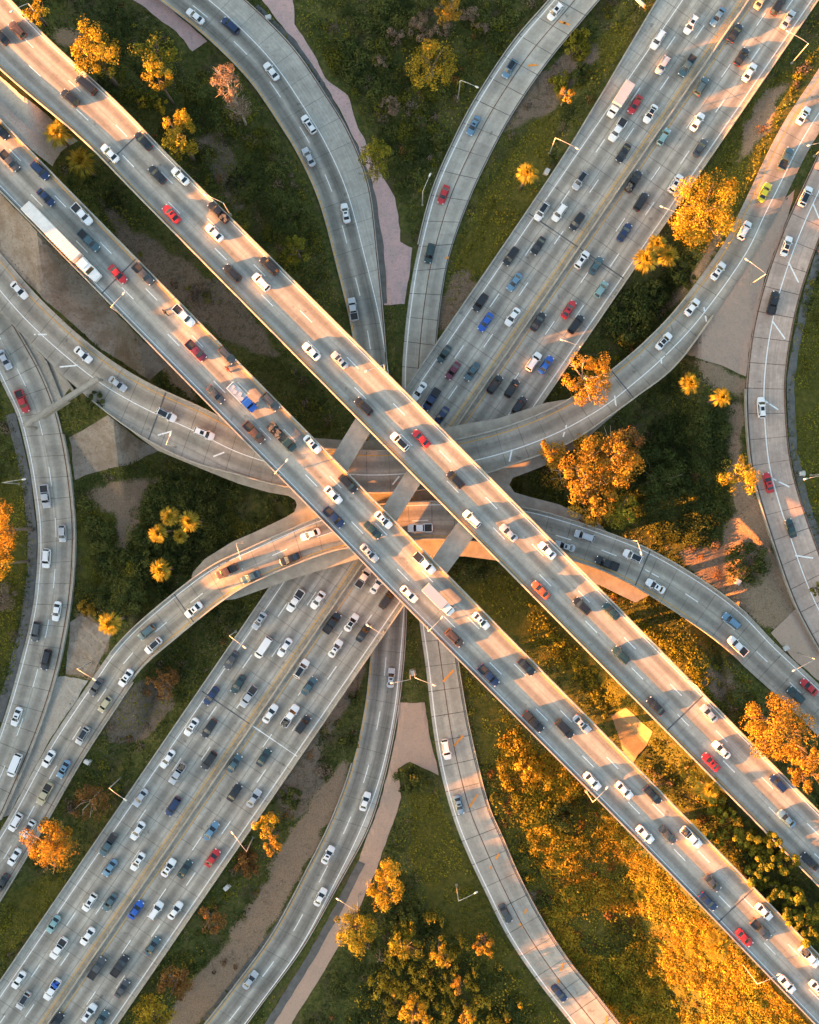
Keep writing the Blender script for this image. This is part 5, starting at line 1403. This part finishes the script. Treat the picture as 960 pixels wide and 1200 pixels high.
def car(px, py, code, road, jitter=True):
    kind, colour, opt = code[0], code[1], code[2:]
    r = ROADS[road]; p, i, f = r.at_px(px, py, .8)
    rev = (road == 'F' and f < .5)
    a_ = heading(road, i, rev) + (random.uniform(-.025, .025) if jitter else 0)
    w = W(px, py, p[2] + .8)
    slope = (r.C[min(i + 1, len(r.C) - 1), 2] - r.C[max(i - 1, 0), 2]) / max(.1, np.linalg.norm(r.C[min(i + 1, len(r.C) - 1), :2] - r.C[max(i - 1, 0), :2]))
    root = empty(TYPE[kind][0], (w[0], w[1], p[2] + .012), a_)
    fw = np.array([math.cos(a_), math.sin(a_)]); sl = slope * float(np.dot(fw, r.T[i]))
    root.rotation_euler = (0, -math.atan(sl), a_)
    s_ = random.uniform(.96, 1.04); root.scale = (s_, random.uniform(.97, 1.03), random.uniform(.96, 1.04))
    o = bpy.data.objects.new('body', body_mesh(kind, colour)); link(o, root)
    for n, me, loc in MESHES[kind][1]:
        if n == 'cargo_bed' and 'T' in opt: continue
        c = bpy.data.objects.new(n, me); c.location = loc; link(c, root)
    feat = ''
    if 'P' in opt and kind in 'su': link(bpy.data.objects.new('glass_roof', SUNROOF[kind + 'P']), root); feat = 'black roofed '
    elif kind in 'suh' and random.random() < .3 and colour in 'wlrb': link(bpy.data.objects.new('sunroof', SUNROOF[kind]), root)
    if 'J' in opt: link(bpy.data.objects.new('cargo', LOAD[random.randrange(3)]), root); feat = 'loaded '
    if 'U' in opt: link(bpy.data.objects.new('cargo', LOAD[3]), root); feat = 'blue loaded '
    if 'T' in opt: link(bpy.data.objects.new('bed_cover', TONNEAU), root); feat = 'covered '
    if 'K' in opt: link(bpy.data.objects.new('roof_rack', RACK), root); feat = 'roof racked '
    lane = None
    m = f * r.wid[i]
    if road == 'D1': lane = 0 if m < 4.6 else 1 if m < 8.2 else 2          # 0 outer .. 2 yellow line
    elif road == 'D2': mm = r.wid[i] - m; lane = 0 if mm < 3.85 else 1 if mm < 7.4 else 2
    elif road == 'F':
        mm = r.wid[i] - m
        lane = (0 if mm < 5.1 else 1 if mm < 8.6 else 2) if mm < 13.5 else (0 if mm > 22.9 else 1 if mm > 18.8 else 2)
    elif road in 'CL2T': lane = 0 if f < .5 else 1
    VEH.append(dict(o=root, desc=(CNAME[colour] + ' ' + feat + TYPE[kind][1]), short=CNAME[colour] + ' ' + TYPE[kind][1], cat=TYPE[kind][2], road=road, rev=rev, lane=lane, q=float(r.q[i]) * (r.travel if not rev else -1), px=px, py=py))
    return root

TABLE = [
 (0, 0, 'D2', '82,140,uc 3,170,sk 405,400,vk 328,458,uk 515,718,sw 672,660,sk 737,818,sk 845,825,sw'),
 (0, 0, 'D1', '47,755,pg 188,800,un 215,925,sn 2,612,sk'),
 (0, 0, 'T', '915,75,sw'),
 (240, 0, 'T', '120,120,un 312,333,sw 488,582,uw 487,735,sl'),
 (480, 0, 'E', '685,52,uw 470,322,ubP 300,588,sb 160,912,sr'),
 (480, 0, 'F', '800,845,ulP'),
 (720, 0, 'F', '205,185,uw 360,115,uw 485,78,sb 228,305,ul 342,308,pt 98,490,sr 15,610,pwT 170,533,swP 42,718,sk 770,25,uk 690,0,se 815,90,sl 567,153,sk 597,265,sk 635,337,sw 407,405,ut 390,570,sw 232,640,ha 403,692,sg 90,850,pkJ 288,860,uw 125,945,uk'),
 (720, 0, 'A', '888,540,sw 803,745,pt 705,900,sy'),
 (720, 0, 'B', '897,920,uwP'),
 (0, 240, 'D1', '385,45,pw 417,168,pt 552,325,sr 672,325,pg 862,520,pw 920,685,pm'),
 (0, 240, 'D2', '803,42,sr'),
 (0, 240, 'A', '90,400,sw 390,703,sw 552,840,sl'),
 (0, 240, 'L2', '22,725,sl 105,920,pr'),
 (240, 240, 'T', '660,38,sw 695,490,pl'),
 (240, 240, 'D2', '65,35,pkJ 45,130,sw 130,320,uk 302,285,uk 265,362,uw 500,687,sw 633,728,sl 745,945,uk'),
 (240, 240, 'D1', '105,705,ug 52,890,sg 310,925,ug'),
 (480, 240, 'E', '95,228,ud'),
 (480, 240, 'F', '620,30,uwP 703,35,uw 785,80,uk 603,192,sk 475,242,uk 492,362,sb 332,458,uk 483,525,sw 357,550,sB 162,700,sd 203,778,sm 293,782,st 45,875,sw 103,912,pnT 808,257,uw 875,285,st 898,397,ha 603,547,sk 747,490,sr 780,560,uk 582,735,uw 640,750,sB 400,842,uk 480,860,uk 515,940,uk'),
 (720, 240, 'F', '48,128,sn'),
 (720, 240, 'A', '610,120,uw 487,310,sw 365,480,sw 232,640,swP'),
 (720, 240, 'B', '808,193,swP 745,460,pk 690,950,uw'),
 (0, 480, 'A', '780,25,uwP 957,112,uw'),
 (0, 480, 'L2', '213,405,pl 292,580,hl 217,697,uw 265,945,sw'),
 (0, 480, 'C', '908,938,sw'),
 (240, 480, 'D1', '232,108,pc 505,162,sw 672,348,uk 603,400,sw 605,505,pn 838,517,sw 788,565,sd 772,672,sl 958,865,sw'),
 (240, 480, 'D2', '915,150,uwP'),
 (240, 480, 'C', '495,585,sw 398,700,sk 105,757,pc 215,785,st'),
 (240, 480, 'F', '425,895,pw 530,893,sw 745,787,pl 808,822,sw 855,890,uk'),
 (480, 480, 'D2', '55,135,sr 215,328,uk 292,512,uw 465,578,sl 645,660,sw 615,845,so 808,920,uk 945,945,sd'),
 (480, 480, 'D1', '70,720,pwT'),
 (480, 480, 'C', '50,555,pw 820,592,ul 728,640,sl 925,720,pk'),
 (480, 480, 'F', '150,28,sn'),
 (720, 480, 'C', '87,687,uwP 192,827,sw'),
 (720, 480, 'B', '722,342,sr 828,555,sd'),
 (0, 720, 'L2', '170,80,ug 217,212,uk 77,480,sw 70,707,vw'),
 (0, 720, 'C', '690,80,ut 720,145,uwP 590,297,sw 450,340,sg 492,422,he 388,568,ulP 227,677,sw 298,725,sb 210,840,pe'),
 (0, 720, 'F', '897,528,sw 785,678,sw 832,745,plJ 658,860,sl 812,900,un'),
 (240, 720, 'F', '255,30,sl 275,155,vw 375,155,sw 125,215,sg 157,328,sd 205,385,plT 30,382,sn 20,535,sk 20,685,uk 597,40,pk 688,38,swP 745,85,sk 613,160,sw 453,255,uwP 490,335,st 307,465,sw 400,475,pwJ 462,515,uk 277,670,sd 140,697,st 140,835,sk 230,862,sl'),
 (240, 720, 'T', '873,297,sl 752,877,sw'),
 (480, 720, 'D1', '335,30,sw 210,110,uc 370,285,pn 548,247,sk 580,503,pkT 727,537,uk 808,515,sl 857,782,sw'),
 (480, 720, 'E', '172,633,uw 232,893,sb'),
 (720, 720, 'D2', '30,190,ud 193,430,sk 445,465,sl 502,635,sw 453,692,sr 768,792,un 808,958,sb'),
 (720, 720, 'D1', '47,825,sw 180,848,sk'),
 (720, 720, 'C', '548,30,ub 577,147,pw 850,377,ud 912,340,sr'),
 (0, 960, 'C', '72,15,uw 135,45,uwK 67,178,sw 10,300,sk'),
 (0, 960, 'F', '645,55,sw 508,120,ptT 515,228,sb 645,200,sw 420,390,uw 515,390,st 250,492,sa 410,550,sw 275,605,pw 87,755,sw 110,850,ulP 245,798,pwU 790,228,sw 868,233,sd 638,425,sB 730,428,uw 822,428,sw 715,595,st 455,697,pg 563,687,pk 573,795,sg 417,908,uw 475,940,st 265,950,sk'),
 (240, 960, 'F', '30,55,sb 37,182,sr'),
 (240, 960, 'T', '578,168,sw 542,365,sw 213,755,sl'),
 (480, 960, 'E', '450,443,sg 702,817,sn'),
 (720, 960, 'D1', '145,72,sw 252,75,sg 360,85,pwJ 460,300,sg 440,387,sn 703,435,sw 685,515,pg 610,557,sr 915,645,pwJ 810,775,sw 955,795,sw'),
 (720, 960, 'D2', '917,198,sk'),
]
for ox, oy, road, tab in TABLE:
    for e in tab.split():
        x, y, c = e.split(',')
        car(ox + int(x) / 4, oy + int(y) / 4, c, road)

# --- labels: what tells each vehicle from the others
RN = {'D1': 'lower diagonal deck', 'D2': 'upper diagonal deck', 'A': 'upper curved flyover', 'C': 'lower curved flyover', 'L2': 'left edge ramp', 'T': 'dark streaked ramp', 'E': 'pale slab ramp', 'B': 'pink right ramp'}
def road_name(v):
    if v['road'] == 'F':
        side = 'upper freeway' if v['py'] < 560 else 'lower freeway'
        return side
    if v['road'] == 'T': return 'dark ramp above the decks' if v['py'] < 500 else 'dark ramp below the decks'
    if v['road'] == 'E': return 'pale ramp above the decks' if v['py'] < 500 else 'pale ramp below the decks'
    return RN[v['road']]
LN = {0: 'outer lane', 1: 'middle lane', 2: 'yellow line lane'}
for v in VEH: v['rn'] = road_name(v)
for v in VEH:
    v['ln'] = LN[v['lane']] if v['road'] in ('D1', 'D2', 'F') else ''
    mates = [w for w in VEH if w is not v and w['road'] == v['road'] and w['rev'] == v['rev'] and (w['lane'] == v['lane'])]
    ah = [w for w in mates if 0 < w['q'] - v['q'] < 45]; be = [w for w in mates if 0 < v['q'] - w['q'] < 45]
    v['ah'] = min(ah, key=lambda w: w['q'] - v['q'])['short'] if ah else None
    v['be'] = min(be, key=lambda w: v['q'] - w['q'])['short'] if be else None
    dist = sorted((math.hypot(w['px'] - v['px'], w['py'] - v['py']), w['short']) for w in VEH if w is not v and w['rn'] == v['rn'] and not (w['rev'] == v['rev'] and w['lane'] == v['lane']))
    v['nb'] = dist[0][1] if dist and dist[0][0] < 45 else None
def art(s): return ('an ' if s[0] in 'aeio' else 'a ') + s
FORMS = [
    lambda v: (v['desc'], v['rn']), lambda v: (v['desc'], v['rn'], v['ln']), lambda v: (v['desc'], v['rn'], 'B', v['ah']) if v['ah'] else None, lambda v: (v['desc'], v['rn'], 'A', v['be']) if v['be'] else None,
    lambda v: (v['desc'], v['rn'], 'N', v['nb']) if v['nb'] else None, lambda v: (v['desc'], v['rn'], v['ah'], v['be']) if v['ah'] and v['be'] else None,
    lambda v: (v['desc'], v['rn'], v['ln'], 'B', v['ah']) if v['ah'] and v['ln'] else None, lambda v: (v['desc'], v['rn'], v['ln'], 'A', v['be']) if v['be'] and v['ln'] else None, lambda v: (v['desc'], v['rn'], v['ln'], 'N', v['nb']) if v['nb'] and v['ln'] else None,
    lambda v: (v['desc'], v['rn'], v['ah'], 'X', v['nb']) if v['ah'] and v['nb'] else None]
TEXT = [
    lambda v: f"{v['desc']} on the {v['rn']}", lambda v: f"{v['desc']} in the {v['ln']} of the {v['rn']}", lambda v: f"{v['desc']} following {art(v['ah'])} on the {v['rn']}", lambda v: f"{v['desc']} driving ahead of {art(v['be'])} on the {v['rn']}",
    lambda v: f"{v['desc']} beside {art(v['nb'])} on the {v['rn']}", lambda v: f"{v['desc']} between {art(v['ah'])} and {art(v['be'])}, {v['rn']}",
    lambda v: f"{v['desc']} following {art(v['ah'])}, {v['ln']}, {v['rn']}", lambda v: f"{v['desc']} ahead of {art(v['be'])}, {v['ln']}, {v['rn']}", lambda v: f"{v['desc']} beside {art(v['nb'])}, {v['ln']}, {v['rn']}",
    lambda v: f"{v['desc']} following {art(v['ah'])} beside {art(v['nb'])}, {v['rn']}"]
ORD = ['first', 'second', 'third', 'fourth', 'fifth', 'sixth', 'seventh', 'eighth', 'ninth', 'tenth', 'eleventh', 'twelfth', 'thirteenth', 'fourteenth', 'fifteenth', 'sixteenth', 'seventeenth', 'eighteenth', 'nineteenth', 'twentieth', 'twenty-first', 'twenty-second', 'twenty-third', 'twenty-fourth', 'twenty-fifth', 'twenty-sixth', 'twenty-seventh', 'twenty-eighth', 'twenty-ninth', 'thirtieth']
used_labels = set()
for v in VEH:
    lab = None
    for fm, tx in zip(FORMS, TEXT):
        k = fm(v)
        if k is None or (len(k) == 3 and k[2] == ''): continue
        if sum(1 for w in VEH if fm(w) == k) == 1 and tx(v) not in used_labels:
            lab = tx(v); break
    if lab is None:
        same = sorted((w for w in VEH if w['desc'] == v['desc'] and w['rn'] == v['rn'] and w['ln'] == v['ln']), key=lambda w: w['py'])
        lab = f"{v['desc']}, {ORD[same.index(v)]} from the top among such on the {v['rn']}" + (f", {v['ln']}" if v['ln'] else '')
    used_labels.add(lab)
    tag(v['o'], lab, v['cat'], {'F': 'vehicles on the wide freeway', 'D1': 'vehicles on the twin top decks', 'D2': 'vehicles on the twin top decks'}.get(v['road'], 'vehicles on the ramps'))

# --- trucks
def placed(name, px, py, road, label, cat, zoff=1.5):
    r = ROADS[road]; p, i, f = r.at_px(px, py, zoff); w = W(px, py, p[2] + zoff)
    a_ = heading(road, i, road == 'F' and f < .5)
    root = empty(name, (w[0], w[1], p[2] + .012), a_); tag(root, label, cat); return root
def put(root, name, mb, mats, smooth=False): return mb.build(name, mats, root, smooth)
def add_wheels(root, spots, me=BIGWHEEL, r=.5):
    for x, y in spots:
        c = bpy.data.objects.new('wheel', me); c.location = (x, y, r); link(c, root)
def cab_mesh(x0, x1, w, zr, zb=.5):
    mb = MB(); L_ = x1 - x0
    secs = [[(x, -ww, zb), (x, -ww, z1 * .75), (x, -ww * .9, z1), (x, ww * .9, z1), (x, ww, z1 * .75), (x, ww, zb)] for x, ww, z1 in
            ((x0, w * .97, zr - .1), (x0 + L_ * .1, w, zr), (x0 + L_ * .52, w, zr - .05), (x0 + L_ * .66, w, zr * .68), (x0 + L_ * .92, w * .9, zr * .6), (x1, w * .78, zr * .52))]
    mb.loft(secs); return mb
def cab_glass(root, x0, x1, w, zr):
    L_ = x1 - x0
    a_ = (x0 + L_ * .52, zr - .05); b_ = (x0 + L_ * .66, zr * .68)
    me = pane('windscreen', ((b_[0], -w * .9, b_[1]), (b_[0], w * .9, b_[1]), (a_[0], w * .85, a_[1]), (a_[0], -w * .85, a_[1])), .06, .1, .03); link(bpy.data.objects.new('windscreen', me), root)
    for s_ in (-1, 1):
        mb = MB(); mb.box((x0 + L_ * .38, s_ * (w + .005), zr * .72), (L_ * .22, .03, zr * .2)); put(root, 'side_window', mb, M['glass'])
# semi truck: the trailer runs from (30,245) to (104,305), cab to (121,330)
root = placed('semi_truck', 75, 286, 'D1', 'long white semi truck and trailer hauling along the lower diagonal deck', 'truck', 2.0)
mb = MB()
secs = []
for x, w, z in ((-11.4, 1.26, 3.9), (-11.3, 1.3, 4.0), (4.6, 1.3, 4.0), (4.7, 1.26, 3.9)):
    secs.append([(x, -w, 1.15), (x, -w, z - .08), (x, -w + .08, z), (x, w - .08, z), (x, w, z - .08), (x, w, 1.15)])
mb.loft(secs)
for k in range(16): mb.box((-11 + k * 1.0, 0, 4.012), (.06, 2.5, .03))
put(root, 'trailer', mb, simple_mat('trailer_white', (0.66, 0.65, 0.63), .5, vary=.1, scale=.6))
put(root, 'cab', cab_mesh(5.3, 10.6, 1.22, 3.3), PM['w']); cab_glass(root, 5.3, 10.6, 1.22, 3.3)
mb = MB(); mb.box((5.3, 0, .95), (10.0, .9, .3)); put(root, 'chassis', mb, M['trim'])
mb = MB(); mb.box((6.6, 0, 3.35), (1.8, 2.0, .5), 0, 0, .8); put(root, 'wind_deflector', mb, PM['w'])
for s_ in (-1, 1):
    mb = MB(); mb.tube([(5.05, s_ * 1.15, .8), (5.05, s_ * 1.15, 3.7)], [.1, .1], 8); put(root, 'exhaust_stack', mb, M['steel'])
add_wheels(root, [(x, s_ * 1.05) for x in (-10.2, -8.9, 4.4, 5.7, 9.4) for s_ in (-1, 1)])
# box trucks
for px, py, road, lab in ((728, 115, 'F', 'white box truck on the upper freeway beside a red sedan'), (513, 702, 'D1', 'white box truck on the lower diagonal deck over the stack')):
    root = placed('box_truck', px, py, road, lab, 'truck', 2.0)
    mb = MB(); secs = []
    for x, w, z in ((-3.9, 1.16, 3.2), (-3.85, 1.2, 3.3), (2.05, 1.2, 3.3), (2.1, 1.16, 3.2)): secs.append([(x, -w, .95), (x, -w, z - .06), (x, -w + .06, z), (x, w - .06, z), (x, w, z - .06), (x, w, .95)])
    mb.loft(secs)
    for k in range(6): mb.box((-3.4 + k, 0, 3.31), (.05, 2.3, .03))
    put(root, 'cargo_box', mb, PM['l']); put(root, 'cab', cab_mesh(2.3, 4.6, 1.05, 2.3), PM['w']); cab_glass(root, 2.3, 4.6, 1.05, 2.3)
    mb = MB(); mb.box((-.2, 0, .75), (7.4, .8, .25)); put(root, 'chassis', mb, M['trim']); add_wheels(root, [(x, s_ * .98) for x in (-2.6, 3.5) for s_ in (-1, 1)], r=.5)
# blue tow truck with a white bed, green flatbed with a load
root = placed('flatbed_truck', 283, 465, 'D1', 'bright blue truck with white cargo bed on the lower diagonal deck', 'truck', 1.5)
mb = MB(); mb.box((-1.3, 0, 1.05), (4.6, 2.2, .3)); mb.box((-3.55, 0, 1.5), (.15, 2.2, .8)); [mb.box((-1.3, s_ * 1.05, 1.4), (4.6, .1, .5)) for s_ in (-1, 1)]; put(root, 'flatbed', mb, PM['w'])
mb = MB(); [mb.box((-2.8 + k * 1.1, (-1) ** k * .25, 1.5), (.8, .9, .6), 0, .2 * k) for k in range(4)]; put(root, 'cargo', mb, PM['l'])
put(root, 'cab', cab_mesh(1.1, 4.1, 1.02, 2.2), PM['B']); cab_glass(root, 1.1, 4.1, 1.02, 2.2)
mb = MB(); mb.box((.9, 0, 1.7), (.2, 2.0, .9)); put(root, 'headboard', mb, PM['B'])
mb = MB(); mb.box((0, 0, .75), (7.2, .8, .25)); put(root, 'chassis', mb, M['trim']); add_wheels(root, [(x, s_ * .95) for x in (-2.4, 3.0) for s_ in (-1, 1)])
root = placed('flatbed_truck', 329, 511, 'D1', 'dark green flatbed truck carrying tan load on the lower diagonal deck', 'truck', 1.5)
mb = MB(); mb.box((-1.3, 0, 1.05), (4.8, 2.1, .22)); [mb.box((-1.3, s_ * 1.0, 1.35), (4.8, .08, .4)) for s_ in (-1, 1)]; put(root, 'flatbed', mb, M['cargo'])
mb = MB(); rr_ = random.Random(5); [mb.box((-1.4 + rr_.uniform(-1.9, 1.9), rr_.uniform(-.7, .7), 1.4 + rr_.uniform(0, .4)), (rr_.uniform(.3, 1.2), rr_.uniform(.2, .7), rr_.uniform(.2, .6)), 0, rr_.uniform(0, 3)) for _ in range(16)]; put(root, 'cargo', mb, M['cargo'])
put(root, 'cab', cab_mesh(1.3, 4.2, 1.02, 2.1), PM['d']); cab_glass(root, 1.3, 4.2, 1.02, 2.1)
mb = MB(); mb.box((0, 0, .75), (7.2, .8, .25)); put(root, 'chassis', mb, M['trim']); add_wheels(root, [(x, s_ * .95) for x in (-2.4, 3.1) for s_ in (-1, 1)])

# --- motorcycles with riders
for px, py, col, lab, plab, suit in ((193.5, 366, 'k', 'black motorcycle on the lower diagonal deck beside a white pickup', 'rider in black jacket and helmet hunched on the black motorcycle', (0.02, 0.02, 0.022)),
                                     (267, 432.5, 'r', 'red motorcycle on the lower diagonal deck behind the blue truck', 'rider in dark red jacket and black helmet on the red motorcycle', (0.12, 0.03, 0.03))):
    root = placed('motorcycle', px, py, 'D1', lab, 'motorcycle', .9)
    for x in (-.72, .72):
        mb = MB(); mb.tube([(x, -.08, .32), (x, .08, .32)], [.32, .32], 14); put(root, 'wheel', mb, M['tyre'])
    mb = MB(); secs = [[(x, -w, .45), (x, -w, z), (x, w, z), (x, w, .45)] for x, w, z in ((-.95, .1, .8), (-.5, .16, .82), (0, .17, .9), (.4, .18, 1.0), (.7, .1, .9))]; mb.loft(secs); put(root, 'body', mb, PM[col])
    mb = MB(); mb.tube([(.45, -.38, 1.05), (.58, 0, 1.02), (.45, .38, 1.05)], [.025, .025, .025], 6); put(root, 'handlebar', mb, M['steel'])
    mb = MB(); mb.box((-.4, 0, .86), (.7, .3, .1), 0, 0, .85); put(root, 'seat', mb, M['trim'])
    # rider: one skinned body
    J = {'pel': (-.35, 0, 1.0), 'chest': (-.12, 0, 1.38), 'neck': (.0, 0, 1.55), 'head': (.1, 0, 1.72), 'shl': (-.08, .2, 1.46), 'shr': (-.08, -.2, 1.46), 'ell': (.16, .3, 1.22), 'elr': (.16, -.3, 1.22), 'hal': (.44, .36, 1.07), 'har': (.44, -.36, 1.07),
         'hil': (-.35, .13, .97), 'hir': (-.35, -.13, .97), 'knl': (.1, .26, .86), 'knr': (.1, -.26, .86), 'anl': (-.2, .24, .45), 'anr': (-.2, -.24, .45), 'tol': (0, .26, .4), 'tor': (0, -.26, .4)}
    rad = {'pel': .15, 'chest': .17, 'neck': .07, 'head': .125, 'shl': .09, 'shr': .09, 'ell': .06, 'elr': .06, 'hal': .045, 'har': .045, 'hil': .1, 'hir': .1, 'knl': .075, 'knr': .075, 'anl': .055, 'anr': .055, 'tol': .045, 'tor': .045}
    Eg = [('pel', 'chest'), ('chest', 'neck'), ('neck', 'head'), ('chest', 'shl'), ('chest', 'shr'), ('shl', 'ell'), ('shr', 'elr'), ('ell', 'hal'), ('elr', 'har'), ('pel', 'hil'), ('pel', 'hir'), ('hil', 'knl'), ('hir', 'knr'), ('knl', 'anl'), ('knr', 'anr'), ('anl', 'tol'), ('anr', 'tor')]
    names = list(J); me = bpy.data.meshes.new('person'); me.from_pydata([J[n] for n in names], [(names.index(a), names.index(b)) for a, b in Eg], [])
    me.materials.append(simple_mat('riding_suit', suit, .7))
    po = bpy.data.objects.new('person', me); po.location = root.location; po.rotation_euler = root.rotation_euler; link(po); tag(po, plab, 'person')
    sk = po.modifiers.new('skin', 'SKIN')
    for n, sv in zip(names, me.skin_vertices[0].data): sv.radius = (rad[n], rad[n])
    me.skin_vertices[0].data[0].use_root = True
    po.modifiers.new('sub', 'SUBSURF').levels = 1; po.modifiers['sub'].render_levels = 1
    bpy.context.view_layer.update()
    hm = MB(); hm.tube([(.06, 0, 1.6), (.1, 0, 1.68), (.12, 0, 1.78), (.1, 0, 1.86), (.08, 0, 1.89)], [.11, .15, .155, .1, .02], 12); ho = hm.build('helmet', M['trim'], po, True)
